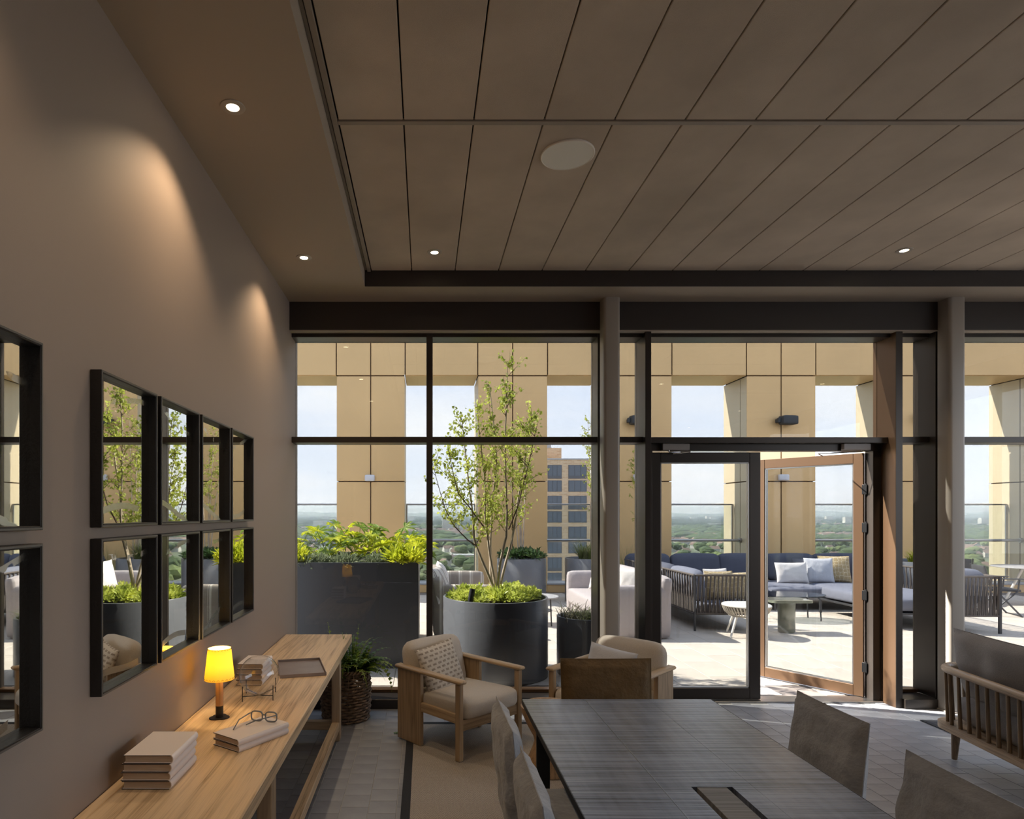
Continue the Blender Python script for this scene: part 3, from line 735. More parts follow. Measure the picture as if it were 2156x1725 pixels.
# ------------------------------------------------------------------ ceiling fittings
m_lampd = emit('downlight_glow', (1, .80, .52), 30)
m_ring = M('downlight_trim', (.42, .37, .31), .4, metal=.2)
ring_me = MB().lathe([(.028, -.002), (.030, -.005), (.040, -.006), (.055, -.004), (.057, 0), (.057, .004)], 32).mesh('trim_ring', m_ring, 40)
lens_me = MB().disc(.029, -.0035, 24).mesh('lamp_lens', m_lampd)
def downlight(x, y, z, label, spot=105, power=DOWN_W, col=(1, .74, .47)):
    t = thing('downlight', label, 'downlight', (x, y, z), group='recessed ceiling downlights')
    put('trim_ring', ring_me, t); put('lamp_lens', lens_me, t)
    ld = D.lights.new('downlight_beam', 'SPOT'); ld.energy = power; ld.color = col; ld.spot_size = math.radians(spot); ld.spot_blend = .55; ld.shadow_soft_size = .025
    lo = D.objects.new('downlight_beam', ld); COL.objects.link(lo); lo.parent = t; lo.location = (0, 0, -.012)
DOWN = [(-.895, 2.947, ZS, 'large looking recessed downlight in the side soffit nearer the camera'),
        (-.893, 4.677, ZS, 'recessed downlight in the side soffit near the window'),
        (.077, 4.895, ZT, 'recessed downlight in the second ceiling panel column near the window'),
        (3.69, 4.86, ZT, 'recessed downlight in the panel ceiling above the spindle sofa'),
        (-.895, 1.217, ZS, 'recessed downlight in the side soffit above the near end of the desk')]
for x, y, z, lb in DOWN: downlight(x, y, z, lb, 118 if z == ZS else 100, DOWN_W*(.5 if y < 2 else .72 if z == ZS else .6))
k = 0
for y in (2.0, -.6, -3.0):  # downlights out of view, added to lift the light indoors
    for x in (.077, 3.69, 6.2):
        if (x, y) == (.077, 2.0): continue
        downlight(x, y, ZT, 'added unseen fill downlight in the panel ceiling, %s row behind the camera, %s' % ('first' if y > 1 else 'second' if y > -1 else 'third', 'desk side' if x < 1 else 'table side' if x < 5 else 'window side'), 130, DOWN_W*.55, (1, .93, .85))
sp_ = thing('ceiling_speaker', 'round pale grey speaker set in the panel ceiling', 'speaker', (.806, 3.563, ZT))
m_grl = M('speaker_grille', (.86, .84, .76), .6, bump=.2, bs=900)
MB().lathe([(.150, .0), (.150, -.008), (.146, -.011), (.142, -.009)], 48).build('rim', M('speaker_rim', (.9, .84, .74), .4), sp_, smooth=40)
MB().disc(.143, -.0085, 48).build('grille', m_grl, sp_)

# ------------------------------------------------------------------ mirrors on the side wall
def mirror(y0, z0, label, w=.48, h=.573):
    t = thing('wall_mirror', label, 'mirror', (XW, y0, z0), group='black framed mirrors on the side wall')
    dp, fw = .043, .013
    f = MB(); f.box(.001, dp, 0, fw, 0, h, .0015); f.box(.001, dp, w-fw, w, 0, h, .0015); f.box(.001, dp, fw, w-fw, 0, fw, .0015); f.box(.001, dp, fw, w-fw, h-fw, h, .0015)
    f.build('frame', m_blackw, t)
    e = MB(); d2 = dp+.0012; lw = .006
    e.box(dp, d2, .002, .002+lw, .002, h-.002); e.box(dp, d2, w-.002-lw, w-.002, .002, h-.002); e.box(dp, d2, .002+lw, w-.002-lw, .002, .002+lw); e.box(dp, d2, .002+lw, w-.002-lw, h-.002-lw, h-.002)
    e.build('edge_strip', m_silverlip, t)
    MB().box(.006, .010, fw, w-fw, fw, h-fw).build('mirror_glass', m_mirror, t, loc=None)
    return t
MY = [2.286, 2.805, 3.325, 3.843]
nn = ['first', 'second', 'third', 'fourth']
for k, y in enumerate(MY):
    mirror(y, 1.70, 'black box framed mirror, %s from the camera in the upper row of four' % nn[k])
    mirror(y, 1.086, 'black box framed mirror, %s from the camera in the lower row of four' % nn[k])
mirror(1.456, 1.70, 'upper black framed mirror cut by the picture edge')
mirror(1.456, 1.086, 'lower black framed mirror cut by the picture edge')

# ------------------------------------------------------------------ console desk
ZD = .70
dk = thing('console_desk', 'long oak console desk against the mirror wall', 'desk', (0, 0, 0))
MB().box(XW+.045, -.632, 2.05, 5.50, ZD-.066, ZD, .004).build('desk_top', m_oak, dk)
MB().box(XW+.003, XW+.045, 2.05, 5.50, ZD-.066, ZD, .003).build('back_strip', m_oak, dk)
for y in (2.69, 4.853):
    for x in (-.715, -1.17): MB().box(x, x+.063, y, y+.085, 0, ZD-.067, .003).build('leg', m_oakz, dk)
    MB().box(-1.107, -.715, y+.012, y+.073, .083, .146, .003).build('cross_rail', m_oakx, dk)
MB().box(-.713, -.655, 2.775, 4.853, .083, .146, .003).build('long_rail', m_oak, dk)

# books
def book(x0, x1, y0, y1, z, h, label, group, rz=0, org=None, spine='x'):
    """boards and spine of cream cloth round a page block; spine on +X side"""
    org = org or ((x0+x1)/2, (y0+y1)/2, z)
    t = thing('book', label, 'book', org, rz, group)
    w, l = (x1-x0)/2, (y1-y0)/2; b = .0035
    c = MB(); c.box(-w, w-.006, -l, l, 0, b, .001); c.box(-w, w-.006, -l, l, h-b, h, .001)
    n = 6; poly = []
    for k in range(n+1):
        a = -PI/2+PI*k/n; poly.append((w-.012+.012*math.cos(a), h/2+h/2*math.sin(a)))
    for k in range(n+1):
        a = PI/2-PI*k/n; poly.append((w-.012+.0085*math.cos(a), h/2+(h/2-b)*math.sin(a)))
    N = len(poly); vs = [(p[0], -l, p[1]) for p in poly]+[(p[0], l, p[1]) for p in poly]
    c.add(vs, [(i, (i+1) % N, N+(i+1) % N, N+i) for i in range(N)]+[tuple(range(N)), tuple(range(N, 2*N))[::-1]])
    cv = c.build('cover', m_book, t, smooth=35)
    e = MB(); e.box(-w-.0008, -w+.003, -l-.0008, l+.0008, .0005, b-.0005); e.box(-w-.0008, -w+.003, -l-.0008, l+.0008, h-b+.0005, h-.0005)
    e.box(-w, w-.01, -l-.0009, -l+.002, .0006, b-.0006); e.box(-w, w-.01, -l-.0009, -l+.002, h-b+.0006, h-.0006)
    e.build('board_edge', m_bedge, cv)
    MB().box(-w+.006, w-.006, -l+.005, l-.005, b+.0002, h-b-.0002).build('page_block', m_page, t)
    return t
pos = ['bottom', 'second from bottom', 'second from top', 'top']
for k in range(4):
    j = (.0, -.004, .0, .006)[k]
    book(-1.151+j-.001, -.962+j, 2.404, 2.668, ZD+.0325*k+.0002*k, .0322, 'cream cloth book, %s of the stack nearest the camera' % pos[k], 'stack of books nearest the camera')
    book(-1.150+j*.8, -.990+j*.6, 3.86, 4.10, ZD+.0325*k+.0002*k, .0322, 'cream cloth book, %s of the stack behind the glass bowl' % pos[k], 'stack of books behind the glass bowl')
rzb = math.atan2(-.574, .819)
for k in range(2):
    book(-.088, .088, -.147, .147, ZD+.0278*k, .0275, 'cream cloth book, %s of the pair under the spectacles' % ('lower' if k == 0 else 'upper'), 'pair of books under the spectacles', rzb+(.0 if k else .02), (-.803, 2.942, ZD+.0278*k))

# table lamp
lp = thing('table_lamp', 'small wooden table lamp with a lit yellow parchment shade', 'lamp', (-1.057, 3.255, ZD))
m_lblk = M('lamp_black_metal', (.03, .026, .024), .4, metal=.5)
cl = []
for k in range(72):
    a = 2*PI*k/72; r = .040+.013*abs(math.cos(1.5*a+.4)); cl.append((r*math.cos(a), r*math.sin(a)))
MB().prism(cl, 0, .004).build('base', m_lblk, lp)
MB().lathe([(.0001, .004), (.0195, .004), (.0195, .062), (.0001, .062)], 24).build('stem_sleeve', m_lblk, lp, smooth=40)
MB().lathe([(.0001, .0622), (.0195, .0622), (.0195, .215), (.016, .218), (.0001, .218)], 24).build('stem', wood('lamp_wood', S(150, 100, 58), S(196, 146, 96), 2, .4, 2), lp, smooth=40)
def shade_mat():
    m = D.materials.new('parchment_shade'); m.use_nodes = True; n, l = m.node_tree.nodes, m.node_tree.links; n.clear()
    o = n.new('ShaderNodeOutputMaterial'); d = n.new('ShaderNodeBsdfDiffuse'); t = n.new('ShaderNodeBsdfTranslucent'); x = n.new('ShaderNodeMixShader')
    d.inputs[0].default_value = (.92, .80, .40, 1); t.inputs[0].default_value = (1.0, .80, .20, 1); x.inputs[0].default_value = .6
    l.new(d.outputs[0], x.inputs[1]); l.new(t.outputs[0], x.inputs[2]); l.new(x.outputs[0], o.inputs[0]); return m
sh_ = MB(); sh_.lathe([(.0755, .198), (.0575, .358)], 40); sh_.lathe([(.0560, .358), (.0740, .198)], 40); shd = sh_.build('lamp_shade', shade_mat(), lp, smooth=60)
rg = MB()
for z, r in ((.2, .0758), (.356, .0580)):
    for k in range(22):
        a = 2*PI*k/22; b_ = 2*PI*(k+.6)/22
        rg.tube([(r*math.cos(a), r*math.sin(a), z+.004), (r*math.cos((a+b_)/2)*1.01, r*math.sin((a+b_)/2)*1.01, z+(.010 if z < .3 else -.006)), (r*math.cos(b_), r*math.sin(b_), z+.004)], .0007, 4)
rg.build('stitching', m_lblk, shd)
MB().lathe([(.0001, .218), (.010, .22), (.010, .236), (.022, .255), (.024, .275), (.016, .292), (.0001, .297)], 20).build('bulb', emit('lamp_bulb', (1, .74, .36), 30), lp, smooth=60)
ld = D.lights.new('lamp_light', 'POINT'); ld.energy = LAMP_W; ld.color = (1, .68, .30); ld.shadow_soft_size = .022
lo = D.objects.new('lamp_light', ld); COL.objects.link(lo); lo.parent = lp; lo.location = (0, 0, .322)

# glass bowl on wire stand
bw = thing('glass_bowl', 'round clear glass bowl on a thin black wire stand', 'bowl', (-.947, 3.62, ZD))
R_ = .1135; prof = []
for k in range(19):
    a = -PI/2+(PI*.845)*k/18; prof.append((max(.0001, R_*math.cos(a)), .125+R_*math.sin(a)))
pin = [(max(.0001, r-.002), z+.001) for r, z in reversed(prof)]
MB().lathe(prof+pin, 40).build('bowl', m_bowl, bw, smooth=60)
sd = MB()
for k in range(4):
    a = PI/4+PI/2*k+.15; c, s = math.cos(a)*.118, math.sin(a)*.118
    sd.tube([(c, s, 0), (c, s, .085)], .0024, 6)
    sd.tube([(0, 0, .009), (c, s, .028)], .0022, 6)
sd.build('wire_stand', m_black, bw)

# spectacles on the books
gl = thing('spectacles', 'grey framed spectacles lying open on the two books', 'spectacles', (-.768, 3.02, ZD+.0556), rz=-.22)
m_spec = M('grey_acetate', (.20, .21, .23), .25, coat=.4)
fr_ = MB()
def lens_ring(s, k): return [(s*.037+.029*k*math.copysign(abs(math.cos(a))**.6, math.cos(a)), 0, .0255+.0225*k*math.copysign(abs(math.sin(a))**.6, math.sin(a))) for a in [2*PI*q/28 for q in range(28)]]
for s in (-1, 1): fr_.tube(lens_ring(s, 1), .0034, 6, closed=True)
fr_.tube([(-.009, 0, .031), (0, -.001, .034), (.009, 0, .031)], .0034, 6)
fr_.build('front_frame', m_spec, gl, smooth=60)
MB().tube([(-.066, 0, .038), (-.072, -.006, .038), (-.078, -.095, .034), (-.080, -.125, .014), (-.082, -.140, .002)], .0029, 6).build('temple', m_spec, gl, smooth=60)
MB().tube([(.066, 0, .038), (.070, -.008, .038), (-.015, -.055, .022), (-.042, -.068, .010), (-.055, -.072, .004)], .0029, 6).build('temple', m_spec, gl, smooth=60)
for s in (-1, 1):
    ln = MB(); ln.add(lens_ring(s, .93), [tuple(range(28))]); ln.build('lens', m_bowl, gl)

# tray
ty = thing('leather_tray', 'shallow brown leather tray on the desk', 'tray', (-.835, 4.27, ZD), rz=math.radians(15))
MB().box(-.143, .143, -.215, .215, 0, .006, .002).build('tray_base', m_tray, ty)
for a in ((-.147, -.143, -.219, .219), (.143, .147, -.219, .219), (-.143, .143, -.219, -.215), (-.143, .143, .215, .219)): MB().box(*a, 0, .022, .001).build('tray_side', m_tray, ty)

# ------------------------------------------------------------------ wicker basket with fern
bk = thing('wicker_basket', 'dark woven wicker basket under the end of the desk', 'basket', (-.675, 5.425, 0))
NR = 17
for q in range(NR):
    z = .012+q*.0238; r0 = .192+.014*min(1, q/6) - .004*max(0, q-12)
    pts = [((r0+.0075*math.cos(14*a+PI*q))*math.cos(a), (r0+.0075*math.cos(14*a+PI*q))*math.sin(a), z+.002*math.sin(5*a+q)) for a in [2*PI*k/112 for k in range(112)]]
    MB().tube(pts, .0105, 5, closed=True).build('wicker_strand', m_basket, bk, smooth=60)
for q in range(28):
    a = 2*PI*q/28; MB().tube([(.188*math.cos(a), .188*math.sin(a), .004), (.203*math.cos(a), .203*math.sin(a), .2), (.198*math.cos(a), .198*math.sin(a), .415)], .006, 5).build('wicker_stake', m_basket, bk, smooth=60)
rm = MB()
for ph in (0, PI):
    rm.tube([((.2+.011*math.cos(20*a+ph))*math.cos(a), (.2+.011*math.cos(20*a+ph))*math.sin(a), .422+.011*math.sin(20*a+ph)) for a in [2*PI*k/160 for k in range(160)]], .009, 5, closed=True)
rm.build('rim', m_basket, bk, smooth=60)
MB().tube([(.15, .13, .42), (.165, .15, .47), (.15, .10, .50), (.20, .03, .47), (.20, .0, .42)], .009, 6).build('handle', m_basket, bk, smooth=60)
MB().disc(.185, .36, 32).build('liner', m_soil, bk)
fe = thing('potted_fern', 'leafy green fern spilling out of the wicker basket', 'plant', (-.675, 5.425, .362))
def frond(mb, p0, d, L, droop, w, n=9, lobes=True):
    p = Vector(p0); d = d.normalized(); pts = [p.copy()]
    for k in range(n):
        d = (d+Vector((0, 0, -droop*(k+1)/n))).normalized(); p = p+d*L/n; pts.append(p.copy())
    for k in range(len(pts)-1):
        t = (k+.5)/n; ww = w*math.sin(PI*min(1, .15+t*.85))**.7
        dd = (pts[k+1]-pts[k]).normalized(); s = dd.cross(Vector((0, 0, 1))); s = s.normalized() if s.length > 1e-4 else Vector((1, 0, 0))
        for sg in (-1, 1):
            leafquads(mb, pts[k], (s*sg+dd*.7), Vector((0, 0, 1)), ww*1.9, ww*.7)
        mb.add([pts[k]+s*ww*.3, pts[k]-s*ww*.3, pts[k+1]-s*ww*.28, pts[k+1]+s*ww*.28], [(0, 1, 2, 3)])
    return pts
rf = random.Random(3)
for k in range(84):
    a = rf.uniform(-2.4, 2.0); out = rf.uniform(.15, 1.0)
    dv = Vector((math.cos(a)*out, math.sin(a)*out*.8, rf.uniform(.55, 1.5)))
    if dv.x < -.1: dv.x *= .15
    if dv.y > 0: dv.y *= .25
    mb = MB(); frond(mb, (math.cos(a)*.07+.05, math.sin(a)*.06-.02, 0), dv, rf.uniform(.16, .42), rf.uniform(.2, .55), rf.uniform(.018, .032))
    mb.build('frond', m_fern if k % 4 else m_fernl, fe, smooth=60, fix=False)
mb = MB(); frond(mb, (.13, -.05, .08), Vector((.9, -.1, .5)), .46, .75, .026, 12); mb.build('frond', m_fernl, fe, fix=False)
mb = MB(); frond(mb, (-.10, .13, .0), Vector((-.18, .05, 1)), .44, .02, .032, 9); mb.build('frond', m_fernl, fe, fix=False)
mb = MB(); frond(mb, (.05, .12, .0), Vector((.1, .05, 1)), .42, .06, .030, 9); mb.build('frond', m_fernl, fe, fix=False)
lf = MB(); frond(lf, (0, 0, .004), Vector((1, .3, .05)), .06, .02, .012, 4)
tag(lf.build('fallen_leaf', m_fern, None, fix=False, loc=(-.245, 5.02, .004)), 'single green leaf fallen on the slate floor', 'leaf')

# ------------------------------------------------------------------ rugs
rg_ = thing('herringbone_rug', 'beige herringbone rug with a dark border under the table', 'rug', (0, 0, 0))
MB().box(-.085, 2.04, .9, 5.225, .001, .009).build('rug_field', m_rug, rg_)
for a in ((-.14, -.0852, .845, 5.28), (2.0402, 2.095, .845, 5.28), (-.0848, 2.04, 5.2252, 5.28), (-.0848, 2.04, .845, .8998)): MB().box(*a, .0008, .010, .002).build('rug_border', m_rugb, rg_)
rk = thing('dark_rug', 'dark grey flat rug under the spindle sofa', 'rug', (0, 0, 0))
MB().box(4.22, 7.4, 1.2, 5.34, .001, .008, .002).build('rug_field', M('dark_grey_rug', (.055, .055, .062), .95, bump=.4, bs=300), rk)
MB().box(4.185, 4.2195, 1.2, 5.34, .001, .009, .002).build('rug_border', m_rugb, rk)

# ------------------------------------------------------------------ lounge armchairs
def armchair(loc, rz, label):
    t = thing('lounge_armchair', label, 'armchair', loc, rz, group='oak framed lounge armchairs')
    for s in (-1, 1):
        ar = MB(); n = 10; pts = []
        ar.box(s*.318-.036, s*.318+.036, -.368, .365, .543, .570, .010); ar.build('armrest', m_chy, t, smooth=50)
        MB().box(s*.318-.017, s*.318+.017, .075, .345, 0.0, .5425, .003).build('side_panel', m_chw, t)
        MB().box(s*.318-.022, s*.318+.022, -.345, -.298, 0.0, .5425, .006).build('leg', m_chw, t)
        MB().box(s*.318-.013, s*.318+.013, -.2975, .0745, .258, .326, .003).build('side_rail', m_chy, t)
    MB().box(-.295, .295, -.332, -.308, .205, .282, .003).build('front_rail', m_chx, t)
    MB().box(-.300, .300, .30, .325, .20, .28, .003).build('rear_rail', m_chx, t)
    c = cushion(.588, .64, .150, .055, 9, .012); c.xf(TR((0, -.045, .256), rx=-.05)); c.build('seat_cushion', m_linen, t, smooth=60)
    b = cushion(.588, .135, .415, .067, 10, .012)
    b.v = [(x*(1-.05*max(0, (z-.3)/.14)), y, z) for x, y, z in b.v]
    b.xf(TR((0, .225, .330), rx=-.26)); b.build('back_cushion', m_linen, t, smooth=60)
    return t
armchair((.268, 4.89, 0.0105), math.radians(41.6), 'oak armchair with a block printed cushion beside the basket')
armchair((1.43, 4.84, 0.0105), math.radians(-44.2), 'oak armchair behind the rust brown dining chair')
def scatter(name, w, h, t_, mat, loc, rz, tilt, label, group=None, roll=0, seed=0, piping=None, pinch=.05, flange=0):
    o = pillow(w, h, t_, 16, pinch, flange, seed).build(name, mat, None, smooth=60)
    o.rotation_mode = 'XYZ'
    o.matrix_world = TR(loc, rz=rz) @ Matrix.Rotation(roll, 4, 'Y') @ Matrix.Rotation(tilt, 4, 'X')
    return tag(o, label, 'cushion', group)
a1 = math.radians(41.6)
def loc2(cx, cy, rz, x, y, z): return (cx+math.cos(rz)*x-math.sin(rz)*y, cy+math.sin(rz)*x+math.cos(rz)*y, z)
scatter('scatter_cushion', .43, .40, .13, m_dash, loc2(.268, 4.89, a1, -.05, .055, .352), a1+.10, -.36, 'cream block printed cushion in the armchair beside the basket', roll=-.09, seed=1)
a2 = math.radians(-44.2)
scatter('scatter_cushion', .40, .34, .12, m_pale, loc2(1.43, 4.84, a2, -.09, .04, .375), a2, -.36, 'pale cushion in the armchair behind the brown chair', roll=.1, seed=4)

# hourglass timber stool
stl = tag(MB().lathe([(.0001, .46), (.17, .458), (.192, .445), (.185, .40), (.150, .32), (.108, .245), (.10, .21), (.112, .17), (.140, .10), (.160, .04), (.155, .012), (.14, .0105), (.0001, .0105)], 40).build('timber_stool', wood('teak_root_wood', S(112, 84, 56), S(182, 148, 110), 2, .5, 1.3, .2), None, smooth=60, loc=(.845, 4.28, 0)), 'hourglass shaped solid wood stool behind the table corner', 'stool')

# ------------------------------------------------------------------ dining table
tb = thing('dining_table', 'long black sawn oak dining table with dark metal legs', 'table', (0, 0, 0))
TA, TBX, TY0, TY1, TZ0, TZ1 = .531, 1.557, .72, 3.44, .712, .74
w3 = (TBX-TA)/3
BX0, BX1, BY0, BY1 = .985, 1.137, 1.83, 2.335
for k in range(3):
    xa, xb = TA+w3*k, TA+w3*(k+1)
    m = MB()
    if k == 1:
        for q in ((xa+.0006, BX0, TY0, TY1), (BX1, xb-.0006, TY0, TY1), (BX0, BX1, BY1, TY1), (BX0, BX1, TY0, BY0)): m.box(*q, TZ0, TZ1)
    else: m.box(xa+.0006, xb-.0006, TY0, TY1, TZ0, TZ1, .0015)
    m.build('table_plank', m_table, tb)
MB().box(TA+w3-.0011, TA+w3+.0011, TY0, TY1, TZ1-.002, TZ1+.0008).build('seam_line', m_steel, tb)
for q in ((TA-.0022, TA-.0002, TY0, TY1), (TBX+.0002, TBX+.0022, TY0, TY1), (TA, TBX, TY1+.0002, TY1+.0022)): MB().box(*q, TZ0, TZ1-.0005).build('edge_band', m_black, tb)
MB().box(BX0, BX1, BY0, BY1, TZ0-.05, TZ0+.004).build('power_box', m_black, tb)
MB().box(BX0+.021, BX1-.021, BY0+.005, BY1-.001, TZ0+.005, TZ1-.001, .001).build('power_lid', m_slotw, tb)
for x in (TA+.02, TBX-.085):
    for y in (TY0+.2, TY1-.34): MB().box(x, x+.065, y, y+.022, .0105, TZ0, .002).build('leg', m_black, tb)
MB().box(TA+.05, TBX-.05, TY0+.25, TY0+.29, TZ0-.05, TZ0-.001).build('apron_bar', m_black, tb)
MB().box(TA+.05, TBX-.05, TY1-.32, TY1-.28, TZ0-.05, TZ0-.001).build('apron_bar', m_black, tb)

def dining_chair(loc, rz, label, mat, w=.50, lean=.10):
    t = thing('dining_chair', label, 'chair', loc, rz, group='slipcovered dining chairs')
    b = pillow(w-.03, .49, .105, 20, .012, .04, len(label), .014, .2); b.xf(TR((0, .20, .395), rx=-lean)); b.build('backrest', mat, t, smooth=60)
    MB().tube([(x, .2-.001, .905-.0) for x in (-.01, .01)], .001, 4)
    s_ = cushion(w-.02, .47, .085, .035, 7, .008); s_.xf(TR((0, -.045, .385))); s_.build('seat', mat, t, smooth=60)
    for sx in (-1, 1):
        for sy in (-1, 1):
            MB().tube([(sx*(w/2-.05)*1.04, .0+sy*.19+(.03 if sy > 0 else -.02), .012-loc[2]), (sx*(w/2-.06), sy*.18-.02, .392)], [.013, .019], 10).build('leg', m_chw, t, smooth=50)
    return t
dining_chair((.592, 2.735, 0), math.radians(91), 'taupe linen dining chair facing the table near the wooden stool', m_slip)
dining_chair((.600, 2.09, 0), math.radians(89), 'taupe linen dining chair at the near corner on the desk side', m_slip)
dining_chair((1.565, 2.82, 0), math.radians(-89), 'taupe linen dining chair across the table, nearer the doors', m_slip)
dining_chair((1.50, 2.06, 0), math.radians(-91), 'taupe linen dining chair cut by the lower picture corner', m_slip)
dining_chair((1.098, 3.60, -.02), 0, 'rust brown linen dining chair at the head of the table', m_slipb, .56, .06)

# ------------------------------------------------------------------ spindle sofa
so = thing('spindle_sofa', 'smoked oak spindle back sofa with grey cushions', 'sofa', (3.94, 3.70, 0), math.radians(82))
L, Dp = .86, .40
poly = []
for (cx_, cy_, a0) in ((L-.16, Dp-.16, 0), (-L+.16, Dp-.16, PI/2), (-L+.16, -Dp+.1, PI), (L-.16, -Dp+.1, 1.5*PI)):
    for k in range(9):
        a = a0+PI/2*k/8; poly.append((cx_+.16*math.cos(a), cy_+.16*math.sin(a)))
MB().prism(poly, .235, .275).build('seat_frame', m_rail, so, smooth=40)
for sx in (-1, 1):
    for sy in (-1, 1): MB().tube([(sx*.745, sy*.29, .0095), (sx*.735, sy*.285, .2345)], [.017, .030], 14).build('leg', m_spind, so, smooth=50)
path = []
for k in range(6): path.append((L-.035, -.30+.43*k/5))
for k in range(1, 8):
    a = PI/2*k/8; path.append((L-.185+.15*math.cos(a), Dp-.185+.15*math.sin(a)))
for k in range(17): path.append((L-.185-(2*L-.37)*k/16, Dp-.035))
for k in range(1, 8):
    a = PI/2+PI/2*k/8; path.append((-L+.185+.15*math.cos(a), Dp-.185+.15*math.sin(a)))
for k in range(6): path.append((-L+.035, .13-.43*k/5))
MB().tube([(x, y, .655) for x, y in path], .027, 10).build('back_rail', m_rail, so, smooth=60)
acc = 0; last = path[0]; step = .088
def along(path, step):
    out = []; d = step/2; 
    for (xa, ya), (xb, yb) in zip(path[:-1], path[1:]):
        l = math.hypot(xb-xa, yb-ya); q = 0
        while d <= l-q+1e-9:
            q += d; out.append((xa+(xb-xa)*q/l, ya+(yb-ya)*q/l)); d = step
        d -= l-q
    return out
for x, y in along(path, step): MB().tube([(x*.985, y*.975, .2755), (x, y, .64)], [.0125, .0105], 8).build('spindle', m_spind, so, smooth=50)
c = cushion(1.56, .66, .20, .08, 10, .02); c.xf(TR((0, -.04, .276))); c.build('seat_cushion', m_grey, so, smooth=60)
for s in (-1, 1):
    b = pillow(.80, .50, .20, 18, .02, .015, s*3, .022, .3); b.xf(TR((s*.39, .165, .44), rx=-.20)); b.build('back_cushion', m_grey, so, smooth=60)
# ------------------------------------------------------------------ planters
def round_planter(x, y, r, h, label, mat=None):
    t = thing('round_planter', label, 'planter', (x, y, 0), group='round charcoal planters')
    MB().lathe([(.0001, 0), (r-.01, 0), (r, .01), (r, h-.006), (r-.004, h), (r-.022, h), (r-.026, h-.006), (r-.026, h-.2)], 56).build('shell', mat or m_plant, t, smooth=40)
    MB().disc(r-.027, h-.06, 40).build('soil', m_soil, t)
    return t
def clump(mb, c, r, n, L, W, up=.6, rnd=random, flat=.6):
    for k in range(n):
        d = Vector((rnd.gauss(0, 1), rnd.gauss(0, 1), abs(rnd.gauss(0, 1))*.9+.1)).normalized()
        p = Vector(c)+Vector((d.x*r, d.y*r, d.z*r*flat))*rnd.uniform(.45, 1.05)
        leafquads(mb, p, d+rvr(rnd)*.8+Vector((0, 0, up*.4)), Vector((rnd.uniform(-1, 1), rnd.uniform(-1, 1), 1)), L*rnd.uniform(.6, 1.3), W*rnd.uniform(.7, 1.2))
def rvr(r): return Vector((r.uniform(-1, 1), r.uniform(-1, 1), r.uniform(-1, 1)))
def blades(mb, c, n, L, w, rnd, lean=.5, droop=.5):
    for k in range(n):
        a = rnd.uniform(0, 2*PI); d = Vector((math.cos(a)*lean*rnd.random(), math.sin(a)*lean*rnd.random(), 1)).normalized(); s = Vector((-math.sin(a), math.cos(a), 0))
        p = Vector(c)+Vector((rnd.uniform(-1, 1), rnd.uniform(-1, 1), 0))*.5*lean*.3; l = L*rnd.uniform(.55, 1.1); n_ = 4; prev = None
        for q in range(n_+1):
            ww = w*(1-q/n_*.92); cur = (p+s*ww, p-s*ww)
            if prev: mb.add([prev[0], prev[1], cur[1], cur[0]], [(0, 1, 2, 3)])
            prev = cur; d = (d+Vector((math.cos(a), math.sin(a), 0))*droop*.35*rnd.uniform(.5, 1.2)-Vector((0, 0, droop*.22*q))).normalized(); p = p+d*l/n_

# rectangular planter with broad leaved shrubs
rpx1 = PX(881, 7.14)
rp_ = thing('rectangular_planter', 'tall dark rectangular planter outside the window', 'planter', (0, 7.14, 0))
for a in ((-3.0, rpx1, 0, .022), (-3.0, rpx1, 2.0, 2.022)): MB().box(*a, 0, 1.197, .004).build('planter_side', m_plantd, rp_)
for a in ((rpx1-.022, rpx1, .0225, 1.9995), (-3.0, -2.978, .0225, 1.9995)): MB().box(*a, 0, 1.197, .004).build('planter_side', m_plantd, rp_)
MB().box(-2.977, rpx1-.023, .023, 1.999, .9, 1.10).build('soil', m_soil, rp_)
def palmate():
    mb = MB(); n = 7; out = [(0, 0, 0)]
    for k in range(n):
        a = -2.0+4.0*k/(n-1)+PI/2; l = 1-.28*abs(k-(n-1)/2)/((n-1)/2)
        am = a-2.0/(n-1); out.append((.36*math.cos(am), .36*math.sin(am), .03))
        out.append((.72*l*math.cos(a-.11), .72*l*math.sin(a-.11), .04)); out.append((l*math.cos(a), l*math.sin(a), -.10)); out.append((.72*l*math.cos(a+.11), .72*l*math.sin(a+.11), .04))
    am = PI/2+2.0+2.0/(n-1); out.append((.34*math.cos(am), .34*math.sin(am), .03))
    mb.add(out, [(0, i, i+1) for i in range(1, len(out)-1)]); return mb
pal = [palmate().mesh('leaf', m_fats, fix=False), palmate().mesh('leaf', m_fatg, fix=False)]
rb_ = random.Random(21)
shr = [(630, 7.9, 1.03, 'broad-leaved shrub against the mirror wall end of the planter', 18, .25), (690, 7.75, 1.03, 'yellow-green broad-leaved shrub in the dark planter', 22, .26), (752, 7.9, 1.03, 'broad-leaved shrub in the middle of the dark planter', 22, .27), (815, 7.8, 1.03, 'tall broad-leaved shrub near the planter corner', 24, .26), (850, 8.3, 1.03, 'broad-leaved shrub at the rear planter corner', 16, .22)]
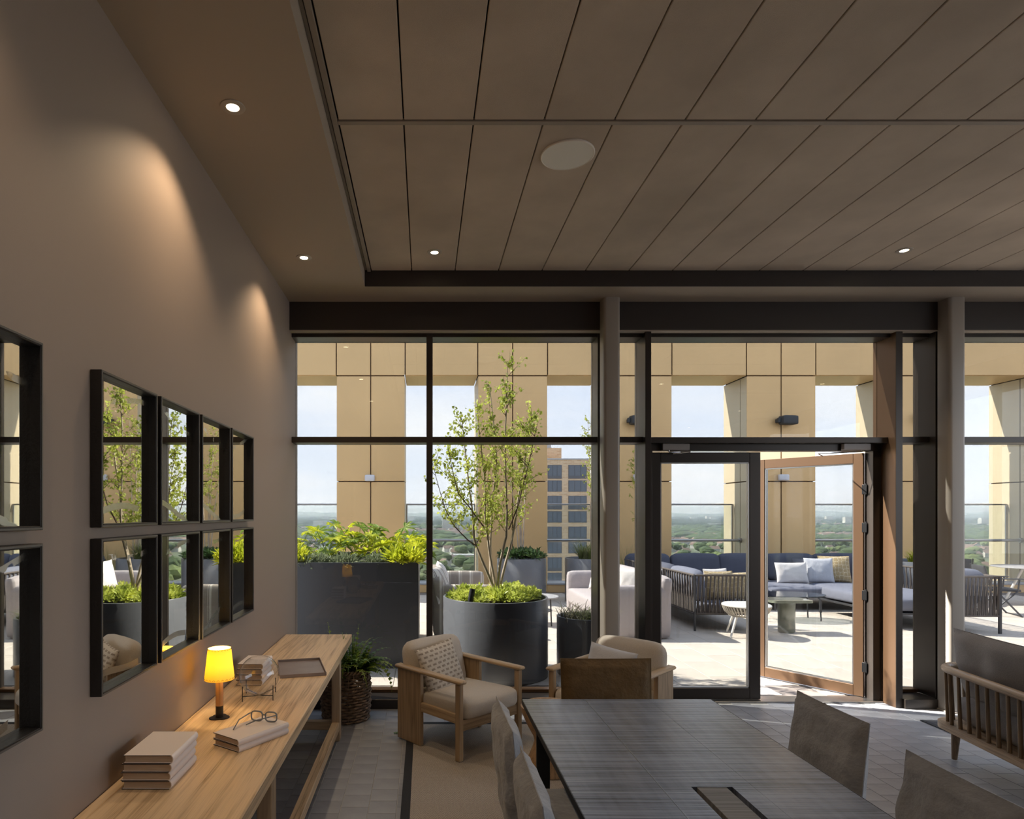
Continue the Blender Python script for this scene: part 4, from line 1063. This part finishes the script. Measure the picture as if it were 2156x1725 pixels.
for (u, y, z, lb, n, hh) in shr:
    x = PX(u, y); t = thing('broadleaf_shrub', lb, 'shrub', (x, y, z), group='broad-leaved shrubs in the dark planter')
    sm = MB()
    for k in range(n):
        a = rb_.uniform(0, 2*PI); el = rb_.uniform(.15, 1.25); l = rb_.uniform(.20, .36)*hh/.25
        tip = Vector((math.cos(a)*math.cos(el)*l*1.5, math.sin(a)*math.cos(el)*l, .12+math.sin(el)*l*1.35)); b0 = Vector((0, 0, .05+.15*rb_.random()))
        sm.tube([b0, (b0+tip)/2+Vector((0, 0, .04)), tip], .004, 5)
        o = put('leaf', pal[0 if rb_.random() < .62 else 1], t, tip); o.rotation_euler = (rb_.uniform(-.9, .6), rb_.uniform(-.7, .7), a-PI/2); s = rb_.uniform(.13, .21); o.scale = (s, s, s)
    sm.build('stalks', m_stalk, t, fix=False)
lv = [(648, 7.27), (676, 7.3), (735, 7.27), (722, 7.32), (790, 7.3), (805, 7.35), (842, 7.3), (862, 7.3), (618, 7.3)]
for k, (u, y) in enumerate(lv):
    mb = MB(); clump(mb, (0, 0, .0), .13, 420, .06, .010, 1, rb_, 1.0)
    g_ = k in (6, 7, 8)
    if g_: mb = MB(); clump(mb, (0, 0, .04), .16, 200, .11, .02, 1, rb_, 1.0)
    o = mb.build('leafy_mound', m_fats if g_ else m_lav, None, fix=False, loc=(PX(u, y), y, 1.13))
    tag(o, ('strappy yellow-green mound' if g_ else 'silvery lavender mound')+' on the planter edge, number %s from the mirror wall' % ['two', 'three', 'five', 'four', 'six', 'seven', 'eight', 'nine', 'one'][k], 'plant', 'mounds along the planter edge')

# birch in the big round planter
BXc, BYc = .776, 6.95
pl1 = round_planter(BXc, BYc, .572, .843, 'large round charcoal planter holding the birch tree')
bt = thing('birch_tree', 'multi-stemmed young birch with sparse lime green leaves', 'tree', (0, 0, 0))
rt = random.Random(8)
stems = [  # (u, v, depth offset) polylines read from the photograph
    [(1044, 1262, 0), (1038, 1235, 0), (1016, 1185, .02), (1000, 1140, .05), (996, 1090, .07), (985, 1000, .10), (976, 930, .12), (972, 880, .1)],
    [(1046, 1262, .03), (1042, 1225, .05), (1028, 1150, .1), (1022, 1100, .14), (1020, 1010, .18), (1010, 920, .2), (1004, 850, .2)],
    [(1050, 1262, -.02), (1048, 1230, -.02), (1052, 1190, -.05), (1066, 1130, -.08), (1067, 1080, -.1), (1065, 1000, -.1), (1063, 900, -.1), (1066, 830, -.1), (1070, 762, -.1)],
    [(1052, 1262, .08), (1055, 1225, .12), (1078, 1140, .2), (1086, 1080, .25), (1100, 1000, .3), (1112, 920, .3), (1122, 868, .3)],
    [(1038, 1262, .06), (1034, 1230, .1), (1033, 1180, .2), (1033, 1120, .26), (1036, 1060, .3), (1046, 980, .3), (1040, 900, .3), (1030, 812, .3)],
    [(1003, 1150, .05), (985, 1138, -.03), (955, 1105, -.1), (935, 1070, -.15), (922, 1020, -.18), (912, 975, -.2)],
    [(1020, 1112, .1), (990, 1070, .0), (965, 1040, -.1), (952, 990, -.2), (945, 950, -.2)],
    [(1070, 1115, -.05), (1092, 1060, -.15), (1108, 1000, -.2), (1120, 940, -.25), (1128, 905, -.25)]]
leaves = MB(); twigs = MB()
def lerp_path(pts, t):
    k = t*(len(pts)-1); i = min(int(k), len(pts)-2); return pts[i].lerp(pts[i+1], k-i)
for si, st_ in enumerate(stems):
    pts = [P(u, v, BYc+dy) for u, v, dy in st_]; n = len(pts); r0 = .018 if si < 5 else .007
    fine = [lerp_path(pts, k/24) for k in range(25)]
    fine = [p+Vector((noise.noise(p*3+Vector((si, 0, 0)))*.012, noise.noise(p*3+Vector((0, si, 5)))*.012, 0)) for p in fine]
    MB().tube(fine, [r0*(1-.85*k/24)+.0012 for k in range(25)], 7).build('stem', m_bark if si < 5 else m_twig, bt, smooth=60)
    t0 = .38 if si < 5 else .3
    for k in range(34 if si < 5 else 18):
        t = rt.uniform(t0, 1.0); p = lerp_path(pts, t); a = rt.uniform(0, 2*PI); L_ = rt.uniform(.14, .62)*(1.15-t*.75)
        d = Vector((math.cos(a)*.75, math.sin(a)*.75, rt.uniform(.5, 1.2))).normalized(); q = p.copy(); br_ = [q.copy()]
        for s in range(4):
            d = (d+rvr(rt)*.22+Vector((0, 0, .05))).normalized(); q = q+d*L_/4; br_.append(q.copy())
        twigs.tube(br_, [.0032, .0026, .002, .0015, .001], 4)
        for s in range(int(8+L_*34)):
            pp = lerp_path(br_, rt.uniform(.2, 1)); dd = rvr(rt)+Vector((0, 0, -.35))
            leafquads(leaves, pp+rvr(rt)*.03, dd, rvr(rt), rt.uniform(.028, .050), rt.uniform(.012, .019))
twigs.build('twigs', m_twig, bt, fix=False)
o = leaves.build('leaves', m_leafb, bt, fix=False); o['kind'] = 'stuff'
rt2 = random.Random(4)
gc = MB()
for k in range(46):
    a = rt2.uniform(0, 2*PI); r = .46*math.sqrt(rt2.random()); c = (BXc+r*math.cos(a), BYc+r*math.sin(a), .80+rt2.uniform(0, .03))
    clump(gc, c, rt2.uniform(.07, .12), 120, .055, .014, .5, rt2, 1.0)
o = gc.build('ground_cover', m_leafg, None, fix=False); tag(o, 'bright lime ground cover filling the birch planter', 'foliage', kind='stuff')
pp = P(990, 1248, 6.62)
ip = thing('irrigation_pipe', 'black plastic pipe sticking up from the birch planter', 'pipe', (pp.x-.01, 6.62, .76))
tp = MB(); tp.tube([(0, 0, 0), (.035, 0, .20)], .030, 20, cap=False); tp.tube([(.035, 0, .20), (0, 0, 0)], .025, 20, cap=False)
tp.build('pipe_wall', m_hdpe, ip, smooth=60)

# small planter beside the first column
round_planter(1.755, 6.93, .30, .63, 'small round charcoal planter behind the first column')
for k, (dx, dy, m_, n, L_, lb) in enumerate([(-.12, -.02, m_pgrass, 150, .36, 'dark bronze strappy grass in the small planter'), (.06, -.05, m_grass, 170, .26, 'green strappy grass in the small planter'), (.16, .06, m_grass, 120, .28, 'green grass at the column side of the small planter')]):
    mb = MB(); blades(mb, (0, 0, 0), n, L_, .006, rt2, .9, .8); tag(mb.build('grass_clump', m_, None, fix=False, loc=(1.755+dx, 6.93+dy, .57)), lb, 'grass')

# far planters with shrubs and birches
round_planter(PX(1098, 12.6), 12.6, .485, .87, 'round charcoal planter with a dark shrub against the facade')
round_planter(PX(1238, 12.6), 12.6, .45, .87, 'round charcoal planter with tall grass before the brick tower')
round_planter(8.80, 13.45, .45, .55, 'low round planter with grass beside the long blue sofa')
round_planter(9.75, 12.6, .60, .82, 'round charcoal planter beyond the door fin')
mb = MB()
for k in range(16): clump(mb, (rt2.uniform(-.33, .33), rt2.uniform(-.33, .33), .06), .16, 90, .09, .024, .5, rt2, 1)
tag(mb.build('evergreen_shrub', m_dkl, None, fix=False, loc=(PX(1098, 12.6), 12.6, .82)), 'low dark evergreen shrub in the facade planter', 'shrub')
def small_birch(u0, y, z0, ztop, spread, n, label, lean=0, seed=1):
    rr = random.Random(seed); x0 = PX(u0, y); t = thing('slender_birch', label, 'tree', (x0, y, z0), group='young birches by the facade')
    lf_, tw_ = MB(), MB()
    for k in range(n):
        a = rr.uniform(0, 2*PI); tip = Vector((math.cos(a)*spread+lean, math.sin(a)*spread*.6, (ztop-z0)*rr.uniform(.75, 1))); base_ = Vector((math.cos(a)*.05, math.sin(a)*.05, 0)); mid = base_.lerp(tip, .5)*1; mid.x *= .75
        MB().tube([base_, base_.lerp(mid, .5), mid, mid.lerp(tip, .5), tip], [.016, .013, .010, .006, .002], 6).build('stem', m_bark, t, smooth=60)
        pth = [base_, mid, tip]
        for q in range(26):
            p = lerp_path(pth, rr.uniform(.4, 1)); b = rr.uniform(0, 2*PI); e_ = p+Vector((math.cos(b)*.22, math.sin(b)*.2, rr.uniform(.05, .25)))*rr.uniform(.4, 1)
            tw_.tube([p, e_], [.003, .001], 4)
            for w_ in range(10): leafquads(lf_, p.lerp(e_, rr.uniform(.2, 1)), rvr(rr)+Vector((0, 0, -.3)), rvr(rr), rr.uniform(.03, .05), .014)
    tw_.build('twigs', m_twig, t, fix=False); o = lf_.build('leaves', m_leafb, t, fix=False); o['kind'] = 'stuff'
small_birch(1098, 12.6, .82, 3.6, .35, 4, 'slender birch rising from the dark shrub by the facade', 0, 3)
small_birch(1250, 12.6, .82, 3.9, .18, 4, 'slender birch in front of the brick tower', .05, 5)
small_birch(1352, 13.2, .02, 3.3, .22, 3, 'slender birch beside the door mullion', -.1, 6)
for k, (x, y, z, n, L_, lb) in enumerate([(PX(1232, 12.6), 12.6, .82, 240, .62, 'tall wispy grass in the planter before the brick tower'), (8.80, 13.45, .5, 260, .62, 'tall wispy grass beside the long blue sofa'), (9.75, 12.5, .78, 220, .42, 'yellow-green leafy grass in the planter beyond the door fin'), (PX(1322, 13.4), 13.4, .02, 120, 1.05, 'tall grass tuft beside the first column outside')]):
    mb = MB(); blades(mb, (0, 0, 0), n, L_, .007, rt2, .25 if k == 3 else .8, .2 if k == 3 else .55); tag(mb.build('tall_grass', m_fats if k == 2 else m_grass, None, fix=False, loc=(x, y, z)), lb, 'grass')

# ------------------------------------------------------------------ slipcovered terrace sofas
def slip_sofa(loc, rz, Lh, label, mat):
    """local: seat faces -Y, length along X (half length Lh), depth .92"""
    t = thing('slipcovered_sofa', label, 'sofa', loc, rz, group='slipcovered sofas on the terrace')
    for s in (-1, 1):
        a = cushion(.17, .92, .735, .06, 7, .008); a.v = [(x*(1+.04*(1-z/.735)), y, z) for x, y, z in a.v]; a.xf(TR((s*(Lh-.085), 0, .004))); a.build('arm', mat, t, smooth=60)
    b = cushion(2*Lh-.02, .19, .86, .07, 9, .008); b.v = [(x, y+.10*(z/.86-.5), z) for x, y, z in b.v]; b.xf(TR((0, .36, .004))); b.build('backrest', mat, t, smooth=60)
    c = cushion(2*Lh-.36, .80, .26, .05, 9, .006); c.xf(TR((0, -.08, .20))); c.build('seat_cushion', mat, t, smooth=60)
    MB().box(-Lh+.18, Lh-.18, -.42, .26, .004, .199, .006).build('skirt', mat, t)
    return t
slip_sofa((2.98, 10.02, 0), math.radians(-90), 1.235, 'pale mauve slipcovered sofa behind the first column', m_mauve)
slip_sofa((.58, 10.05, 0), math.radians(90), 1.16, 'beige striped slipcovered sofa behind the birch planter', m_stripe)
scatter('scatter_cushion', .54, .52, .18, m_white, (2.86, 10.45, .475), math.radians(-72), -.3, 'white cushion on the mauve sofa seat', 'cushions on the mauve sofa', seed=5, pinch=.10)
scatter('scatter_cushion', .52, .50, .17, m_white, (3.02, 9.05, .475), math.radians(-20), -.15, 'white cushion against the near arm of the mauve sofa', 'cushions on the mauve sofa', seed=6, pinch=.1)
scatter('scatter_cushion', .52, .50, .17, m_pale, (3.22, 9.35, .475), math.radians(-70), -.3, 'pale grey cushion in the corner of the mauve sofa', 'cushions on the mauve sofa', seed=7, pinch=.1)
scatter('scatter_cushion', .55, .54, .20, m_zebra, (.30, 9.12, .475), math.radians(68), -.35, 'bold striped cushion in the corner of the striped sofa', 'cushions on the striped sofa', seed=8, pinch=.08)
scatter('scatter_cushion', .55, .48, .18, m_zebra, (.36, 10.1, .475), math.radians(88), -.32, 'bold striped cushion halfway along the striped sofa', 'cushions on the striped sofa', seed=9, pinch=.08)
scatter('scatter_cushion', .55, .48, .18, m_white, (.38, 10.75, .475), math.radians(92), -.32, 'white cushion at the far end of the striped sofa', 'cushions on the striped sofa', seed=10, pinch=.08)
ct = thing('round_side_table', 'round grey side table between the slipcovered sofas', 'side table', (1.78, 10.0, 0))
MB().lathe([(.0001, .435), (.33, .435), (.335, .445), (.33, .452), (.0001, .452)], 40).build('table_top', m_ledge, ct, smooth=40)
for k in range(4):
    a = PI/4+k*PI/2; MB().tube([(.27*math.cos(a), .27*math.sin(a), 0), (.25*math.cos(a), .25*math.sin(a), .434)], .011, 8).build('leg', m_greyt, ct)
MB().lathe([(.0001, .22), (.24, .22), (.24, .232), (.0001, .232)], 32).build('lower_shelf', m_ledge, ct, smooth=40)

# ------------------------------------------------------------------ rope sofas
def rope_panel(t, x0, x1, y, z0, z1, axis, n, name='rope_strand'):
    """slanted rope strands between two rails, along X (axis 0) or Y (axis 1)"""
    def q(a, z, off=0): return (a, y+off, z) if axis == 0 else (y+off, a, z)
    MB().tube([q(x0, z1), q(x1, z1)], .016, 8).build('top_rail', m_rope, t, smooth=60); MB().tube([q(x0, z0), q(x1, z0)], .014, 8).build('bottom_rail', m_rope, t, smooth=60)
    d = (x1-x0)/n
    for k in range(n):
        a = x0+d*(k+.5)
        MB().tube([q(a-d*.28, z0), q(a, (z0+z1)/2, .008), q(a+d*.30, z1)], .012, 5).build(name, m_rope, t, smooth=60)
        MB().tube([q(a+d*.22, z0), q(a, (z0+z1)/2, -.008), q(a+d*.16, z1)], .010, 5).build(name, m_rope, t, smooth=60)
ls = thing('corner_rope_sofa', 'large slate blue corner sofa with a woven rope frame', 'sofa', (4.03, 9.42, 0))
rope_panel(ls, .02, .90, .0, .26, .83, 0, 15); rope_panel(ls, .02, 3.3, .0, .26, .83, 1, 34)
MB().tube([(4.44, 2.1, .26), (4.44, 2.1, .74), (4.44, 3.25, .74), (4.44, 3.25, .26)], .016, 8).build('end_frame', m_rope, ls, smooth=60)
for k in range(12):
    y_ = 2.18+k*.09; MB().tube([(4.44, y_, .27), (4.44, y_+.04, .735)], .011, 5).build('rope_strand', m_rope, ls, smooth=60)
for (x, y) in ((.0, .0), (.90, .0), (0, 1.0), (0, 2.2), (0, 3.3), (.95, 1.7), (2.3, 2.0), (4.44, 2.0), (4.44, 3.3), (2.3, 3.3)): MB().box(x-.014, x+.014, y-.014, y+.014, 0, .84 if y < .1 and x < .95 else .3, .003).build('leg', m_greyt, ls)
MB().box(.02, .93, .03, 3.3, .235, .262, .004).build('seat_frame', m_greyt, ls); MB().box(.93, 4.42, 1.95, 3.3, .235, .262, .004).build('seat_frame', m_greyt, ls)
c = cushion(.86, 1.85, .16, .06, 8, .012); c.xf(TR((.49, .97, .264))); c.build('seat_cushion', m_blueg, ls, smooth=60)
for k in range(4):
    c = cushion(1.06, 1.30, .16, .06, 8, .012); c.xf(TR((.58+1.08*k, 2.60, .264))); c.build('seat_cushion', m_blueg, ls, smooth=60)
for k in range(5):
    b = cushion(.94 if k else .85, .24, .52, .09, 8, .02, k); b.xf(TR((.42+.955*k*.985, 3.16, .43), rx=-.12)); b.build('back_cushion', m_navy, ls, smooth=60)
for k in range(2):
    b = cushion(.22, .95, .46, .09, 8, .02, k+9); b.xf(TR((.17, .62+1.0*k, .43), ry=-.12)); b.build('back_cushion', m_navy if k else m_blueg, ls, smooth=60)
gp = 'cushions on the long blue sofa'
scatter('scatter_cushion', .62, .40, .15, m_white, (PX(1670, 12.0), 12.0, .43), .02, -.25, 'white oblong cushion at the front of the blue sofa group', gp, seed=11)
scatter('scatter_cushion', .50, .46, .16, m_navy, (PX(1700, 12.22), 12.22, .43), -.1, -.2, 'slate blue cushion tucked behind the white oblong one', gp, seed=12)
scatter('scatter_cushion', .52, .48, .16, m_pale, (PX(1727, 12.05), 12.05, .43), -.15, -.22, 'pale grey cushion next to the gold patterned one', gp, seed=13)
scatter('scatter_cushion', .56, .52, .16, m_gcush, (PX(1760, 12.12), 12.12, .43), -.2, -.25, 'gold lattice cushion by the arm of the blue sofa', gp, seed=14)
scatter('scatter_cushion', .48, .46, .15, m_white, (PX(1517, 9.9), 9.95, .43), .35, -.2, 'white cushion behind the rope arm', gp, seed=15)
scatter('scatter_cushion', .46, .44, .15, m_gcush, (PX(1512, 9.75), 9.70, .43), .1, -.1, 'gold lattice cushion seen through the rope arm', gp, seed=16)
scatter('scatter_cushion', .44, .42, .15, m_gcush, (PX(1545, 9.75), 9.72, .43), -.1, -.1, 'smaller gold lattice cushion behind the door stile', gp, seed=17)

# stool, oval glass table, sage table
wsx, wsy = 4.60, 9.03
ws = thing('rope_stool', 'round white stool with a woven cream rope bowl', 'stool', (wsx, wsy, 0))
MB().lathe([(.0001, .462), (.31, .462), (.325, .452), (.325, .44), (.31, .43), (.0001, .43)], 40).build('stool_top', m_wht, ws, smooth=40)
for k in range(44):
    a = 2*PI*k/44; b_ = a+.05
    MB().tube([(.318*math.cos(a), .318*math.sin(a), .44), (.285*math.cos(b_), .285*math.sin(b_), .36), (.225*math.cos(a), .225*math.sin(a), .30)], .0095, 5).build('rope_strand', m_ropel, ws, smooth=60)
MB().tube([(.225*math.cos(a), .225*math.sin(a), .30) for a in [2*PI*k/40 for k in range(40)]], .013, 6, closed=True).build('lower_ring', m_ropel, ws, smooth=60)
for k in range(4):
    a = 2*PI*k/4+3.6; MB().tube([(.20*math.cos(a), .20*math.sin(a), .31), (.33*math.cos(a), .33*math.sin(a), 0)], [.018, .014], 10).build('leg', m_wht, ws, smooth=50)
gt = thing('glass_coffee_table', 'oval glass topped coffee table with thin dark legs', 'coffee table', (5.98, 10.45, 0))
MB().lathe([(.0001, .41), (.62, .41), (.625, .416), (.62, .422), (.0001, .422)], 48, sx=1, sy=.6).build('glass_top', m_tabglass, gt, smooth=40)
MB().tube([(.55*math.cos(a), .33*math.sin(a), .40) for a in [2*PI*k/48 for k in range(48)]], .009, 6, closed=True).build('top_ring', m_greyt, gt, smooth=60)
for a in (.55, PI-.55, PI+.55, -.55): MB().tube([(.47*math.cos(a), .29*math.sin(a), .40), (.53*math.cos(a), .33*math.sin(a), .36), (.55*math.cos(a), .34*math.sin(a), 0)], .011, 8).build('leg', m_greyt, gt, smooth=60)
sg_ = thing('sage_side_table', 'glossy sage green ceramic side table on a thick pedestal', 'side table', (5.34, 9.32, 0))
def rrect(w, d, r, n=6):
    o = []
    for sx, sy, a0 in ((1, 1, 0), (-1, 1, PI/2), (-1, -1, PI), (1, -1, 1.5*PI)):
        for k in range(n+1):
            a = a0+PI/2*k/n; o.append((sx*(w/2-r)+r*math.cos(a), sy*(d/2-r)+r*math.sin(a)))
    return o
MB().prism(rrect(.60, .40, .07), .455, .49).build('table_top', m_green, sg_, smooth=40)
MB().lathe([(.0001, 0), (.105, 0), (.12, .02), (.12, .43), (.115, .454), (.0001, .454)], 36, sx=1.0, sy=.85).build('pedestal', m_green, sg_, smooth=40)

# right-hand rope sofa beyond the second column
r2 = thing('blue_rope_daybed', 'pale blue daybed with a woven rope back beyond the second column', 'daybed', (7.0, 9.2, 0))
rope_panel(r2, .55, 1.38, 0, .26, .83, 0, 15)
for (x, y) in ((1.38, 0), (1.38, 2.0), (.02, .35), (.02, 2.0)): MB().box(x-.02, x+.02, y-.014, y+.014, 0, .84 if x > 1 and y < .1 else .25, .003).build('leg', m_greyt, r2)
rope_panel(r2, .02, 2.0, 1.38, .26, .83, 1, 22)
MB().box(0, 1.36, .3, 2.02, .225, .255, .004).build('seat_frame', m_greyt, r2)
c = cushion(1.32, 1.7, .22, .07, 8, .012); c.xf(TR((.68, 1.17, .257))); c.build('seat_cushion', m_blueg, r2, smooth=60)
b = cushion(.9, .26, .52, .11, 8, .02); b.xf(TR((.85, .28, .40), rx=.12)); b.build('back_cushion', m_blueg, r2, smooth=60)
# terrace dining set
dt = thing('terrace_table', 'round pale terrace dining table on white legs', 'table', (11.45, 11.9, 0))
MB().lathe([(.0001, .735), (.60, .735), (.605, .745), (.60, .752), (.0001, .752)], 44).build('table_top', m_ledge, dt, smooth=40)
for k in range(4):
    a = PI/4+k*PI/2; MB().tube([(.42*math.cos(a), .42*math.sin(a), 0), (.12*math.cos(a), .12*math.sin(a), .734)], .022, 8).build('leg', m_wht, dt, smooth=50)
def terrace_chair(loc, rz, label, mat):
    t = thing('terrace_chair', label, 'chair', loc, rz, group='folding terrace chairs')
    s_ = cushion(.46, .44, .05, .02, 5, .004); s_.xf(TR((0, 0, .42))); s_.build('seat', mat, t, smooth=50)
    b = cushion(.46, .04, .34, .02, 5, .004); b.xf(TR((0, .22, .52), rx=-.22)); b.build('backrest', mat, t, smooth=50)
    for s in (-1, 1):
        MB().tube([(s*.25, -.22, 0), (s*.25, .14, .44), (s*.25, .22, .52), (s*.25, .30, .86)], .014, 8).build('frame_tube', m_greyt, t, smooth=60)
        MB().tube([(s*.25, .26, 0), (s*.25, -.16, .44), (s*.25, -.18, .64)], .014, 8).build('leg', m_greyt, t, smooth=60)
        MB().box(s*.25-.03, s*.25+.03, -.24, .22, .635, .655, .008).build('armrest', m_greyt, t)
    MB().tube([(-.25, -.22, .012), (.25, -.22, .012)], .011, 8).build('stretcher', m_greyt, t, smooth=60)
    return t
m_chb = M('black_mesh_fabric', (.045, .048, .055), .8)
terrace_chair((9.95, 10.95, 0), math.radians(70), 'dark folding terrace chair beside the rope daybed', m_chb)
terrace_chair((10.75, 12.9, 0), math.radians(160), 'dark terrace chair against the facade', m_chb)
